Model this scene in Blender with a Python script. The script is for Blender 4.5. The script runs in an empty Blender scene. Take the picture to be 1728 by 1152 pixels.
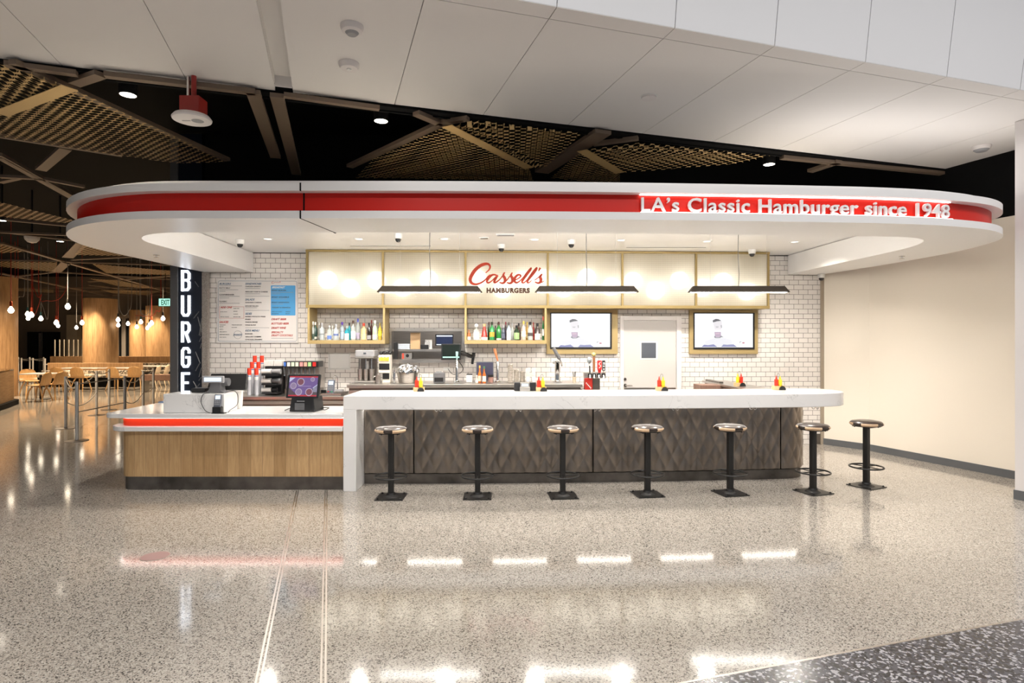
import bpy, bmesh, math, random
from mathutils import Vector, Matrix
R = random.Random(7)
scn = bpy.context.scene
COL = scn.collection
PI = math.pi

# ------------------------------------------------------------------ camera
CAMH = 1.67
F = 1000.0
cam = bpy.data.cameras.new('camera'); cam.sensor_width = 36; cam.lens = 36*F/1728
cam.clip_start = 0.05; cam.clip_end = 200
camo = bpy.data.objects.new('camera', cam); COL.objects.link(camo)
camo.location = (0, 0, CAMH); camo.rotation_euler = (PI/2, 0, 0)
scn.camera = camo
# ------------------------------------------------------------------ world, exposure
vs = scn.view_settings
vs.view_transform = 'Standard'; vs.look = 'None'; vs.gamma = 1.0; vs.exposure = 0.0
try: vs.use_curve_mapping = False
except Exception: pass
w = bpy.data.worlds.new('world'); scn.world = w; w.use_nodes = True
w.node_tree.nodes['Background'].inputs[0].default_value = (0.86, 0.92, 1.0, 1)
w.node_tree.nodes['Background'].inputs[1].default_value = 0.25

def lamp(kind, name, loc, energy, color=(1, .93, .84), size=.3, size_y=None, rot=(0, 0, 0), angle=None, blend=.5):
    l = bpy.data.lights.new(name, kind); l.energy = energy; l.color = color
    if kind == 'AREA':
        l.size = size
        if size_y: l.shape = 'RECTANGLE'; l.size_y = size_y
        if angle: l.spread = angle
    elif kind == 'SPOT':
        l.shadow_soft_size = size; l.spot_size = angle or 1.5; l.spot_blend = blend
    else: l.shadow_soft_size = size
    o = bpy.data.objects.new(name, l); COL.objects.link(o); o.location = loc; o.rotation_euler = rot
    return o
# ceiling luminaires of the open concourse, over and behind the viewer
for lx in (-5.5, -1.0, 3.5):
    lamp('AREA', 'concourse_light', (lx, -1.2, 6.0), 265, (1, .96, .92), 1.6, 1.0)
lamp('AREA', 'concourse_light', (6.0, 1.5, 6.2), 200, (1, .95, .92), 1.6, 1.0)
lamp('AREA', 'concourse_light', (-8.5, 1.5, 6.0), 190, (1, .95, .9), 1.6, 1.0)
lamp('AREA', 'added_uplight', (4.3, 6.4, 3.14), 11, (1, .95, .91), 2.6, .3, rot=(PI-.15, 0, .1))  # added lamp without a fixture, brightens the white ceiling at the right

# ------------------------------------------------------------------ helpers
def P(px, py, Y): return Vector(((px-864)*Y/F, Y, CAMH+(576-py)*Y/F))
def PZ(px, py, z):
    Y = F*(z-CAMH)/(576-py); return Vector(((px-864)*Y/F, Y, z))
# back wall frame
WA = math.atan(.0352); WC, WS = math.cos(WA), math.sin(WA); WY = 9.477
def WU(px, d):
    t = (px-864)/F
    return (t*(WY-d*WC) - d*WS)/(WC-t*WS)
def WYd(u, d): return WY + u*WS - d*WC
def WZ(px, py, d): return CAMH+(576-py)*WYd(WU(px, d), d)/F
def WP(u, d, z=0): return Vector((u*WC + d*WS, WY + u*WS - d*WC, z))

class MB:
    def __init__(s, M=None): s.v = []; s.f = []; s.mi = []; s.M = M or Matrix(); s.cur = 0
    def add(s, vs_, fs):
        b = len(s.v)
        s.v += [tuple(s.M @ Vector(p)) for p in vs_]
        s.f += [tuple(i+b for i in f) for f in fs]; s.mi += [s.cur]*len(fs); return s
    def box(s, x0, x1, y0, y1, z0, z1):
        return s.add([(x0,y0,z0),(x1,y0,z0),(x1,y1,z0),(x0,y1,z0),(x0,y0,z1),(x1,y0,z1),(x1,y1,z1),(x0,y1,z1)],
                     [(0,3,2,1),(4,5,6,7),(0,1,5,4),(1,2,6,5),(2,3,7,6),(3,0,4,7)])
    def cbox(s, cx, cy, cz, sx, sy, sz): return s.box(cx-sx/2, cx+sx/2, cy-sy/2, cy+sy/2, cz-sz/2, cz+sz/2)
    def prism(s, poly, z0, z1, axis='z'):
        n = len(poly)
        a = sum(poly[i][0]*poly[(i+1) % n][1]-poly[(i+1) % n][0]*poly[i][1] for i in range(n))
        if a < 0: poly = list(reversed(poly))
        mk = {'z': lambda p, h: (p[0], p[1], h), 'y': lambda p, h: (p[0], -h, p[1]), 'x': lambda p, h: (h, p[0], p[1])}[axis]
        vv = [mk(p, z0) for p in poly]+[mk(p, z1) for p in poly]
        ff = [tuple(reversed(range(n))), tuple(range(n, 2*n))]+[(i, (i+1) % n, n+(i+1) % n, n+i) for i in range(n)]
        return s.add(vv, ff)
    def strip(s, line, z0, z1, th):      # thin upright wall along an open polyline, thickened to its left
        off = offset(line, th)
        return s.prism(list(line)+list(reversed(off)), z0, z1)
    def lathe(s, prof, c=(0,0,0), n=20, a0=0, a1=2*PI):
        full = abs(a1-a0-2*PI) < 1e-6; m = n if full else n+1
        vv = []; ff = []
        for (r, z) in prof:
            for i in range(m):
                a = a0+(a1-a0)*i/n; vv.append((c[0]+r*math.cos(a), c[1]+r*math.sin(a), c[2]+z))
        for j in range(len(prof)-1):
            for i in range(n):
                k = (i+1) % m
                ff.append((j*m+i, j*m+k, (j+1)*m+k, (j+1)*m+i))
        if full and tuple(prof[0]) != tuple(prof[-1]):
            if prof[0][0] > 1e-6: ff.append(tuple(reversed(range(m))))
            if prof[-1][0] > 1e-6: ff.append(tuple(range((len(prof)-1)*m, len(prof)*m)))
        return s.add(vv, ff)
    def cyl(s, p0, p1, r0, r1=None, n=12): return s.tube([p0, p1], [r0, r0 if r1 is None else r1], n)
    def tube(s, path, r, n=8, closed=False, flat=None):
        path = [Vector(p) for p in path]; m = len(path)
        rr = r if isinstance(r, (list, tuple)) else [r]*m
        vv = []; ff = []; prev = None
        for i, p in enumerate(path):
            if closed: t = path[(i+1) % m]-path[i-1]
            else: t = path[min(i+1, m-1)]-path[max(i-1, 0)]
            t.normalize()
            if prev is None:
                ref = Vector((0,0,1)) if abs(t.z) < .9 else Vector((0,1,0))
                nx = t.cross(ref).normalized()
            else:
                nx = (prev-t*prev.dot(t)); nx = nx.normalized() if nx.length > 1e-6 else t.orthogonal().normalized()
            prev = nx; ny = t.cross(nx)
            for k in range(n):
                a = 2*PI*k/n; q = p+(nx*math.cos(a)+ny*math.sin(a))*rr[i]; vv.append(tuple(q))
        L = m if closed else m-1
        for i in range(L):
            j = (i+1) % m
            for k in range(n):
                l = (k+1) % n; ff.append((i*n+k, i*n+l, j*n+l, j*n+k))
        if not closed: ff += [tuple(reversed(range(n))), tuple(range((m-1)*n, m*n))]
        return s.add(vv, ff)
    def ball(s, c, r, n=16, sq=1.0):
        k = n//2
        return s.lathe([(max(r*math.sin(PI*i/k), 0), -r*sq*math.cos(PI*i/k)) for i in range(k+1)], c, n)
    def grid(s, fn, nu, nv, th=0):        # fn(u,v)->point ; closed shell when th
        pts = [[Vector(fn(i/nu, j/nv)) for j in range(nv+1)] for i in range(nu+1)]
        W = nv+1; vv = [tuple(p) for r in pts for p in r]
        ff = [(i*W+j, (i+1)*W+j, (i+1)*W+j+1, i*W+j+1) for i in range(nu) for j in range(nv)]
        if th:
            N = []
            for i in range(nu+1):
                for j in range(nv+1):
                    a = pts[min(i+1, nu)][j]-pts[max(i-1, 0)][j]; b = pts[i][min(j+1, nv)]-pts[i][max(j-1, 0)]
                    nn = a.cross(b); N.append(nn.normalized() if nn.length > 1e-9 else Vector((0,0,1)))
            o = len(vv); vv += [tuple(Vector(vv[q])-N[q]*th) for q in range(o)]
            ff += [tuple(o+x for x in reversed(f)) for f in ff[:nu*nv]]
            rim = [i*W for i in range(nu+1)]+[nu*W+j for j in range(1, W)]+[i*W+nv for i in range(nu-1, -1, -1)]+[j for j in range(nv-1, 0, -1)]
            for a, b in zip(rim, rim[1:]+rim[:1]): ff.append((b, a, o+a, o+b))
        return s.add(vv, ff)
    def ribbon(s, pts, wd, th):           # flat stroke in x,z of width wd, standing th deep along -y
        pts = [Vector((p[0], p[1])) for p in pts]; l = []; r = []; m = len(pts)
        ww = wd if isinstance(wd, (list, tuple)) else [wd]*m
        for i, p in enumerate(pts):
            if i == 0: d = pts[1]-p; nn = Vector((-d.y, d.x)).normalized(); sc = 1
            elif i == m-1: d = p-pts[i-1]; nn = Vector((-d.y, d.x)).normalized(); sc = 1
            else:
                d1 = (p-pts[i-1]).normalized(); d2 = (pts[i+1]-p).normalized()
                nn = (Vector((-d1.y, d1.x))+Vector((-d2.y, d2.x)))
                nn = nn.normalized() if nn.length > 1e-5 else Vector((-d1.y, d1.x))
                sc = 1/max(.5, nn.dot(Vector((-d1.y, d1.x))))
            l.append(p+nn*ww[i]/2*sc); r.append(p-nn*ww[i]/2*sc)
        vv = []
        for q in range(m):
            for (p, y) in ((l[q], -th), (r[q], -th), (r[q], 0), (l[q], 0)): vv.append((p.x, y, p.y))
        ff = [(3,2,1,0), (4*m-4, 4*m-3, 4*m-2, 4*m-1)]
        for q in range(m-1):
            for k in range(4): ff.append((4*q+k, 4*q+(k+1) % 4, 4*q+4+(k+1) % 4, 4*q+4+k))
        return s.add(vv, ff)
    def text(s, body, x, z, size, depth=.002, align='LEFT', shear=0, off=0, wx=1.0, y=0, space=1.0, width=None):
        cu = bpy.data.curves.new('txt', 'FONT'); cu.body = body; cu.size = size; cu.extrude = depth/2
        cu.shear = shear; cu.offset = off; cu.align_x = 'LEFT'; cu.space_character = space; cu.resolution_u = 3
        o = bpy.data.objects.new('txt', cu); m = bpy.data.meshes.new_from_object(o)
        if len(m.vertices):
            xs = [v.co.x for v in m.vertices]; x0, x1 = min(xs), max(xs)
            k = wx if width is None else width/(x1-x0)
            sh = {'LEFT': -x0*k, 'CENTER': -(x0+x1)/2*k, 'RIGHT': -x1*k}[align]
            s.add([(x+v.co.x*k+sh, y-depth/2-v.co.z, z+v.co.y) for v in m.vertices], [tuple(p.vertices) for p in m.polygons])
        bpy.data.objects.remove(o); bpy.data.curves.remove(cu); bpy.data.meshes.remove(m)
        return s
    def build(s, name, mat, parent=None, smooth=True, bevel=0, kind=None, angle=35, loc=None, rotz=0):
        me = bpy.data.meshes.new(name); me.from_pydata(s.v, [], s.f)
        mats = mat if isinstance(mat, (list, tuple)) else [mat]
        for m in mats: me.materials.append(m)
        if len(mats) > 1: me.polygons.foreach_set('material_index', s.mi)
        bm = bmesh.new(); bm.from_mesh(me)
        bmesh.ops.remove_doubles(bm, verts=bm.verts, dist=1e-6)
        bmesh.ops.recalc_face_normals(bm, faces=bm.faces)
        bm.to_mesh(me); bm.free()
        if smooth:
            me.shade_smooth(); me.set_sharp_from_angle(angle=math.radians(angle))
        o = bpy.data.objects.new(name, me); COL.objects.link(o)
        if parent: o.parent = parent
        if loc: o.location = loc
        o.rotation_euler.z = rotz
        if bevel:
            b = o.modifiers.new('b', 'BEVEL'); b.width = bevel; b.segments = 2; b.limit_method = 'ANGLE'; b.angle_limit = math.radians(40)
        if kind: o['kind'] = kind
        return o

def offset(line, d):
    out = []; m = len(line)
    for i in range(m):
        p = Vector(line[i][:2]); a = Vector(line[max(i-1, 0)][:2]); b = Vector(line[min(i+1, m-1)][:2])
        t = (b-a).normalized(); out.append((p.x-t.y*d, p.y+t.x*d))
    return out
def crom(pts, k=8, closed=False):
    out = []; n = len(pts); V = [Vector(p) for p in pts]
    for i in range(n if closed else n-1):
        if closed: a, b, c, d = V[i-1], V[i], V[(i+1) % n], V[(i+2) % n]
        else: a, b, c, d = V[max(i-1, 0)], V[i], V[i+1], V[min(i+2, n-1)]
        for j in range(k):
            t = j/k
            out.append(tuple(.5*((2*b)+(c-a)*t+(2*a-5*b+4*c-d)*t*t+(3*b-a-3*c+d)*t**3)))
    if not closed: out.append(tuple(V[-1]))
    return out
def rrect(x0, x1, y0, y1, r, n=6):
    out = []
    for (cx, cy, a) in ((x1-r, y1-r, 0), (x0+r, y1-r, PI/2), (x0+r, y0+r, PI), (x1-r, y0+r, 1.5*PI)):
        for i in range(n+1): out.append((cx+r*math.cos(a+i*PI/2/n), cy+r*math.sin(a+i*PI/2/n)))
    return out
def circ(cx, cy, r, n=24): return [(cx+r*math.cos(2*PI*i/n), cy+r*math.sin(2*PI*i/n)) for i in range(n)]

def tag(o, label, cat, group=None):
    o['label'] = label; o['category'] = cat
    if group: o['group'] = group
    return o
def thing(name, label, cat, loc=(0,0,0), rotz=0, group=None):
    o = bpy.data.objects.new(name, None); COL.objects.link(o); o.empty_display_size = .1
    o.location = loc; o.rotation_euler = (0, 0, rotz)
    return tag(o, label, cat, group)
def wthing(name, label, cat, u, d, z, group=None): return thing(name, label, cat, WP(u, d, z), WA, group)
def kids(o): return [c for c in COL.objects if c.parent == o]
def dup(root, loc, rotz=None, label=None, group=None):
    ch = list(root.children)
    r = root.copy(); COL.objects.link(r); r.location = loc
    if rotz is not None: r.rotation_euler = (0, 0, rotz)
    if label: r['label'] = label
    if group: r['group'] = group
    for c in ch:
        k = c.copy(); COL.objects.link(k); k.parent = r
        for g in list(c.children):
            q = g.copy(); COL.objects.link(q); q.parent = k
    return r

# ------------------------------------------------------------------ materials
def mat(name, color=(.8,.8,.8), rough=.5, metal=0, emit=None, estr=0, trans=0, ior=1.45, alpha=1, coat=0, spec=.5):
    m = bpy.data.materials.new(name); m.use_nodes = True; b = m.node_tree.nodes['Principled BSDF']
    b.inputs['Base Color'].default_value = (*color, 1); b.inputs['Roughness'].default_value = rough
    b.inputs['Metallic'].default_value = metal; b.inputs['Specular IOR Level'].default_value = spec
    if emit: b.inputs['Emission Color'].default_value = (*emit, 1); b.inputs['Emission Strength'].default_value = estr
    if trans: b.inputs['Transmission Weight'].default_value = trans; b.inputs['IOR'].default_value = ior
    if coat: b.inputs['Coat Weight'].default_value = coat
    if alpha < 1: b.inputs['Alpha'].default_value = alpha
    return m
class NT:
    def __init__(s, m): s.t = m.node_tree; s.b = s.t.nodes.get('Principled BSDF')
    def n(s, typ, **kw):
        x = s.t.nodes.new(typ)
        for k, v in kw.items():
            if k.startswith('i_'):
                key = k[2:]; key = int(key) if key.isdigit() else key.replace('_', ' ')
                x.inputs[key].default_value = v
            else: setattr(x, k, v)
        return x
    def l(s, a, b): s.t.links.new(a, b)
    def coord(s, scale=(1,1,1), kind='Object', rot=(0,0,0)):
        c = s.n('ShaderNodeTexCoord'); mp = s.n('ShaderNodeMapping'); mp.inputs['Scale'].default_value = scale
        mp.inputs['Rotation'].default_value = rot
        s.l(c.outputs[kind], mp.inputs['Vector']); return mp.outputs['Vector']
    def ramp(s, fac, stops, interp='LINEAR'):
        r = s.n('ShaderNodeValToRGB'); e = r.color_ramp; e.interpolation = interp
        while len(e.elements) < len(stops): e.elements.new(.5)
        for q, (p, c) in zip(e.elements, stops): q.position = p; q.color = (*c, 1)
        s.l(fac, r.inputs['Fac']); return r.outputs['Color']
    def bump(s, h, strength=.2, dist=.01):
        b = s.n('ShaderNodeBump'); b.inputs['Strength'].default_value = strength; b.inputs['Distance'].default_value = dist
        s.l(h, b.inputs['Height']); s.l(b.outputs['Normal'], s.b.inputs['Normal'])
def terrazzo(name, base, dark, light, rough, f1, f2, scale=85):
    m = mat(name, base, rough); k = NT(m); v = k.coord()
    vo = k.n('ShaderNodeTexVoronoi', i_Scale=scale); k.l(v, vo.inputs['Vector'])
    sep = k.n('ShaderNodeSeparateColor'); k.l(vo.outputs['Color'], sep.inputs[0])
    c = k.ramp(sep.outputs[0], [(0, dark), (f1, tuple(.5*(a+b) for a, b in zip(dark, base))), (f1+.1, base), (f2, light)], 'CONSTANT')
    no = k.n('ShaderNodeTexNoise', i_Scale=.9, i_Detail=3.0); k.l(v, no.inputs['Vector'])
    mx = k.n('ShaderNodeMixRGB', blend_type='MULTIPLY'); mx.inputs[0].default_value = .35
    k.l(c, mx.inputs[1]); k.l(k.ramp(no.outputs[0], [(.3, (.78,.76,.74)), (.7, (1,1,1))]), mx.inputs[2])
    k.b.inputs['Specular IOR Level'].default_value = .95
    k.l(mx.outputs[0], k.b.inputs['Base Color']); return m
def wood(name, c1, c2, rough=.45, scale=(6, 6, .6), plank=0, c3=None, axis=0):
    m = mat(name, c1, rough); k = NT(m); v = k.coord(scale)
    no = k.n('ShaderNodeTexNoise', i_Scale=5.0, i_Detail=6.0, i_Roughness=.65, i_Distortion=.4); k.l(v, no.inputs['Vector'])
    c = k.ramp(no.outputs[0], [(.3, c2), (.68, c1)])
    if plank:
        cc = k.n('ShaderNodeTexCoord'); sp = k.n('ShaderNodeSeparateXYZ'); k.l(cc.outputs['Object'], sp.inputs[0])
        d = k.n('ShaderNodeMath', operation='DIVIDE'); k.l(sp.outputs[axis], d.inputs[0]); d.inputs[1].default_value = plank
        fl = k.n('ShaderNodeMath', operation='FLOOR'); k.l(d.outputs[0], fl.inputs[0])
        wn = k.n('ShaderNodeTexWhiteNoise', noise_dimensions='1D'); k.l(fl.outputs[0], wn.inputs['W'])
        fr = k.n('ShaderNodeMath', operation='FRACT'); k.l(d.outputs[0], fr.inputs[0])
        ed = k.n('ShaderNodeMath', operation='LESS_THAN'); k.l(fr.outputs[0], ed.inputs[0]); ed.inputs[1].default_value = .025
        mx = k.n('ShaderNodeMixRGB', blend_type='MULTIPLY'); mx.inputs[0].default_value = 1
        k.l(c, mx.inputs[1]); k.l(k.ramp(wn.outputs[0], [(0, (.72,.68,.62)), (1, (1,1,1))]), mx.inputs[2])
        m2 = k.n('ShaderNodeMixRGB'); k.l(ed.outputs[0], m2.inputs[0]); k.l(mx.outputs[0], m2.inputs[1]); m2.inputs[2].default_value = (*[x*.45 for x in c2], 1)
        c = m2.outputs[0]
    k.l(c, k.b.inputs['Base Color']); return m
def brushed(name, c, rough=.3, stretch=(2, 2, 60), amt=.12, metal=1):
    m = mat(name, c, rough, metal); k = NT(m)
    no = k.n('ShaderNodeTexNoise', i_Scale=3.0, i_Detail=4.0); k.l(k.coord(stretch), no.inputs['Vector'])
    k.l(k.ramp(no.outputs[0], [(.3, tuple(x*(1-amt) for x in c)), (.7, tuple(min(1, x*(1+amt)) for x in c))]), k.b.inputs['Base Color'])
    return m
def quartz(name, c=(.83,.82,.81)):
    m = mat(name, c, .12); k = NT(m); v = k.coord((1,1,1))
    no = k.n('ShaderNodeTexNoise', i_Scale=3.2, i_Detail=7.0, i_Roughness=.6, i_Distortion=.8); k.l(v, no.inputs['Vector'])
    a = k.n('ShaderNodeMath', operation='SUBTRACT'); k.l(no.outputs[0], a.inputs[0]); a.inputs[1].default_value = .5
    b = k.n('ShaderNodeMath', operation='ABSOLUTE'); k.l(a.outputs[0], b.inputs[0])
    n2 = k.n('ShaderNodeTexNoise', i_Scale=2.0); k.l(v, n2.inputs['Vector'])
    c2 = k.ramp(b.outputs[0], [(0, tuple(x*.62 for x in c)), (.006, tuple(x*.92 for x in c)), (.02, c)])
    mx = k.n('ShaderNodeMixRGB'); k.l(k.ramp(n2.outputs[0], [(.5, (0,0,0)), (.62, (1,1,1))]), mx.inputs[0])
    mx.inputs[1].default_value = (*c, 1); k.l(c2, mx.inputs[2]); k.l(mx.outputs[0], k.b.inputs['Base Color']); return m
def tiles(name):
    m = mat(name, (.8,.77,.74), .18); k = NT(m)
    br = k.n('ShaderNodeTexBrick', offset=.5); br.inputs['Scale'].default_value = 1.0
    c = k.n('ShaderNodeTexCoord'); mp = k.n('ShaderNodeMapping'); mp.inputs['Rotation'].default_value = (PI/2, 0, 0)
    sx = k.n('ShaderNodeSeparateXYZ'); cx = k.n('ShaderNodeCombineXYZ'); k.l(c.outputs['Object'], sx.inputs[0])
    k.l(sx.outputs[0], cx.inputs[0]); k.l(sx.outputs[2], cx.inputs[1]); k.l(cx.outputs[0], br.inputs['Vector'])
    br.inputs['Color1'].default_value = (.84,.80,.765,1); br.inputs['Color2'].default_value = (.78,.745,.71,1); br.inputs['Mortar'].default_value = (.16,.145,.13,1)
    br.inputs['Brick Width'].default_value = .1555; br.inputs['Row Height'].default_value = .0785; br.inputs['Mortar Size'].default_value = .0032; br.inputs['Mortar Smooth'].default_value = .1
    k.l(br.outputs['Color'], k.b.inputs['Base Color'])
    inv = k.n('ShaderNodeMath', operation='SUBTRACT'); inv.inputs[0].default_value = 1; k.l(br.outputs['Fac'], inv.inputs[1])
    k.bump(inv.outputs[0], .4, .004); return m
def perforated(name, c, pitch, rad, metal=.6, rough=.4):
    m = mat(name, c, rough, metal); k = NT(m)
    v = k.coord((1/pitch, 1/(pitch*.8), 0)); mul = v
    def cell(ox):
        ad = k.n('ShaderNodeVectorMath', operation='ADD'); k.l(mul, ad.inputs[0]); ad.inputs[1].default_value = (ox, ox, 0)
        fr = k.n('ShaderNodeVectorMath', operation='FRACTION'); k.l(ad.outputs[0], fr.inputs[0])
        sb = k.n('ShaderNodeVectorMath', operation='SUBTRACT'); k.l(fr.outputs[0], sb.inputs[0]); sb.inputs[1].default_value = (.5,.5,0)
        sc = k.n('ShaderNodeVectorMath', operation='MULTIPLY'); k.l(sb.outputs[0], sc.inputs[0]); sc.inputs[1].default_value = (1,.8,0)
        ln = k.n('ShaderNodeVectorMath', operation='LENGTH'); k.l(sc.outputs[0], ln.inputs[0]); return ln.outputs['Value']
    mn = k.n('ShaderNodeMath', operation='MINIMUM'); k.l(cell(0), mn.inputs[0]); k.l(cell(.5), mn.inputs[1])
    gt = k.n('ShaderNodeMath', operation='GREATER_THAN'); k.l(mn.outputs[0], gt.inputs[0]); gt.inputs[1].default_value = rad
    k.l(gt.outputs[0], k.b.inputs['Alpha']); return m

M = {}
M['floor'] = terrazzo('terrazzo_beige', (.47,.425,.37), (.10,.09,.08), (.60,.56,.50), .085, .16, .8, 150)
M['floor_dark'] = terrazzo('terrazzo_charcoal', (.085,.085,.10), (.02,.02,.025), (.42,.42,.45), .2, .3, .8, 75)
M['steel_strip'] = mat('strip_metal', (.72,.68,.64), .3, 1)
M['ceil'] = mat('ceiling_white', (.80,.775,.75), .6)
M['ceil_cool'] = mat('bulkhead_white', (.80,.80,.81), .6)
M['black'] = mat('void_black', (.006,.006,.006), .8, spec=.1)
M['beam'] = mat('bronze_beam', (.16,.115,.08), .45)
M['gold_perf'] = perforated('gold_perforated', (.66,.46,.20), .125, .315, .0, .5)
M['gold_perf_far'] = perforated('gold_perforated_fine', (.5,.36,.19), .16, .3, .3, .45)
M['gold'] = mat('gold_fold', (.66,.46,.20), .45, 0)
M['white_satin'] = mat('canopy_white', (.88,.87,.86), .34)
M['white'] = mat('white_plain', (.82,.82,.8), .4)
M['red'] = mat('canopy_red', (.60,.012,.004), .4, spec=.3)
M['red_acrylic'] = mat('red_acrylic', (.80,.045,.012), .2)
M['tile'] = tiles('subway_tile')
M['cream'] = mat('wall_cream', (.87,.80,.69), .7)
M['offwhite'] = mat('wall_offwhite', (.78,.74,.72), .6)
M['grey_base'] = mat('baseboard_grey', (.11,.115,.12), .4)
M['quartz'] = quartz('white_quartz')
M['oak'] = wood('oak_planks', (.60,.39,.19), (.42,.25,.105), .4, (9, 9, .8), .115)
M['plinth'] = brushed('dark_steel_plinth', (.16,.145,.13), .42, (1.5,1.5,1.5), .4)
M['steel'] = brushed('brushed_steel', (.55,.52,.49), .28, (1, 30, 30))
M['steel_dark'] = brushed('dark_steel', (.22,.2,.18), .35, (1, 30, 30))
M['chrome'] = mat('chrome', (.8,.8,.8), .12, 1)
M['black_metal'] = mat('black_powdercoat', (.012,.011,.010), .38, 0)
M['black_plastic'] = mat('black_plastic', (.012,.012,.013), .35)
M['grey_plastic'] = mat('grey_plastic', (.12,.12,.125), .45)
M['midgrey'] = mat('mid_grey', (.32,.32,.33), .5)
M['vinyl_dark'] = mat('vinyl_brown', (.035,.022,.017), .28, coat=.3)
M['vinyl_tan'] = mat('vinyl_tan', (.66,.46,.29), .35)
M['bronze'] = mat('pendant_bronze', (.018,.013,.009), .7, spec=.15)
M['brass'] = mat('brass_frame', (.29,.21,.08), .42, .4)
M['brass_in'] = mat('brass_inner', (.41,.305,.135), .45, .2)
M['globe'] = mat('globe_light', (1,1,1), .4, emit=(1,.94,.84), estr=3.0)
M['cove'] = mat('cove_led', (1,1,1), .4, emit=(1,.95,.88), estr=90)
M['led'] = mat('led_strip', (1,1,1), .4, emit=(1,.95,.88), estr=14)
M['led_soft'] = mat('led_strip_soft', (1,1,1), .4, emit=(1,.93,.86), estr=5)
M['tube'] = mat('pendant_tube', (1,1,1), .4, emit=(1,.95,.87), estr=18)
M['downlight'] = mat('downlight_lens', (1,1,1), .4, emit=(1,.9,.75), estr=14)
M['recess_lens'] = mat('recess_lens', (.9,.9,.88), .4, emit=(1,.94,.85), estr=1.5)
M['burge'] = mat('sign_white_glow', (1,1,1), .4, emit=(.80,.88,1), estr=3)
M['tagline'] = mat('letter_white', (.8,.8,.8), .35)
M['logo_red'] = mat('logo_red', (.33,.032,.012), .5, spec=.2)
M['logo_brown'] = mat('logo_brown', (.055,.024,.015), .6, spec=.2)
M['red_metal'] = mat('red_junction', (.30,.02,.015), .4)
M['col_wood'] = wood('column_wood', (.50,.31,.155), (.27,.15,.07), .4, (4, 4, .35), 0)
M['counter_wood'] = wood('counter_wood', (.40,.25,.12), (.22,.12,.055), .45, (.5, .5, 7), 0)
M['chair_wood'] = wood('chair_ply', (.62,.38,.17), (.48,.28,.11), .35, (5, 5, 1))
M['brown_wood'] = wood('brown_laminate', (.27,.16,.115), (.19,.11,.08), .45, (8, 8, 1))
M['pale_wood'] = wood('pale_wood', (.70,.50,.27), (.58,.38,.18), .5, (9, 9, 2))
M['ketchup'] = mat('ketchup_red', (.75,.03,.012), .3)
M['mustard'] = mat('mustard_yellow', (.90,.68,.03), .3)
M['cup'] = mat('paper_cup', (.85,.83,.8), .5)
M['cup_red'] = mat('cup_red', (.80,.05,.02), .4)
M['cup_blue'] = mat('cup_blue', (.05,.08,.3), .4)
M['foil'] = mat('foil', (.62,.62,.64), .22, 1)
M['tan'] = mat('tan_panel', (.60,.40,.22), .6)
M['cream_box'] = mat('cream_box', (.82,.77,.68), .5)
M['yellow'] = mat('yellow', (.88,.62,.04), .5)
M['screen_off'] = mat('screen_dark', (.02,.022,.028), .15)
M['lcd'] = mat('lcd_white', (.05,.05,.05), .4, emit=(.82,.9,1), estr=1.1)
M['tv'] = mat('tv_white', (.03,.03,.03), .3, emit=(.98,.98,1), estr=1.0)
def em(name, c, e=1.0): return mat(name, (.015,.015,.015), .4, emit=c, estr=e)
M['post_steel'] = mat('post_steel', (.68,.66,.63), .35, .35)
M['rope'] = mat('barrier_cable', (.62,.58,.52), .35, .5)
M['cord_red'] = mat('cord_red', (.35,.03,.015), .6)
M['cord_grey'] = mat('cord_grey', (.2,.2,.2), .6)
M['sock_red'] = mat('socket_red', (.55,.07,.02), .45)
M['sock_teal'] = mat('socket_teal', (.03,.12,.14), .45)
M['bulb'] = mat('bulb_glow', (1,1,1), .4, emit=(1,.86,.66), estr=7)
M['mosaic'] = terrazzo('booth_fabric', (.30,.25,.19), (.06,.05,.04), (.62,.55,.45), .7, .3, .6, 22)
M['table_white'] = mat('table_white', (.82,.80,.77), .3)
M['night_glass'] = mat('night_glass', (.006,.007,.008), .06)
M['concrete_wall'] = mat('taupe_wall', (.17,.135,.10), .7)
M['stone'] = terrazzo('stone_edge', (.30,.27,.24), (.22,.19,.17), (.36,.33,.30), .6, .3, .75, 110)
M['glass'] = mat('clear_glass', (.95,.97,.97), .05, trans=1, ior=1.3)
m = bpy.data.materials.new('ribbed_glass'); m.use_nodes = True; t = m.node_tree; t.nodes.clear(); k = NT(m)
out = k.n('ShaderNodeOutputMaterial'); tr = k.n('ShaderNodeBsdfTransparent'); tl = k.n('ShaderNodeBsdfTranslucent'); df = k.n('ShaderNodeBsdfDiffuse')
tr.inputs[0].default_value = (.97,.96,.93,1); tl.inputs[0].default_value = (.80,.78,.74,1); df.inputs[0].default_value = (.8,.78,.72,1)
ms = k.n('ShaderNodeMixShader'); ms.inputs[0].default_value = .10; k.l(tl.outputs[0], ms.inputs[1]); k.l(df.outputs[0], ms.inputs[2])
cc = k.n('ShaderNodeTexCoord'); sp = k.n('ShaderNodeSeparateXYZ'); k.l(cc.outputs['Object'], sp.inputs[0])
def lines(sock, pitch, wd):
    d = k.n('ShaderNodeMath', operation='DIVIDE'); k.l(sock, d.inputs[0]); d.inputs[1].default_value = pitch
    fr = k.n('ShaderNodeMath', operation='FRACT'); k.l(d.outputs[0], fr.inputs[0])
    lt = k.n('ShaderNodeMath', operation='LESS_THAN'); k.l(fr.outputs[0], lt.inputs[0]); lt.inputs[1].default_value = wd; return lt.outputs[0]
mx = k.n('ShaderNodeMath', operation='MAXIMUM'); k.l(lines(sp.outputs[0], .022, .3), mx.inputs[0]); k.l(lines(sp.outputs[2], .03, .14), mx.inputs[1])
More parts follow.
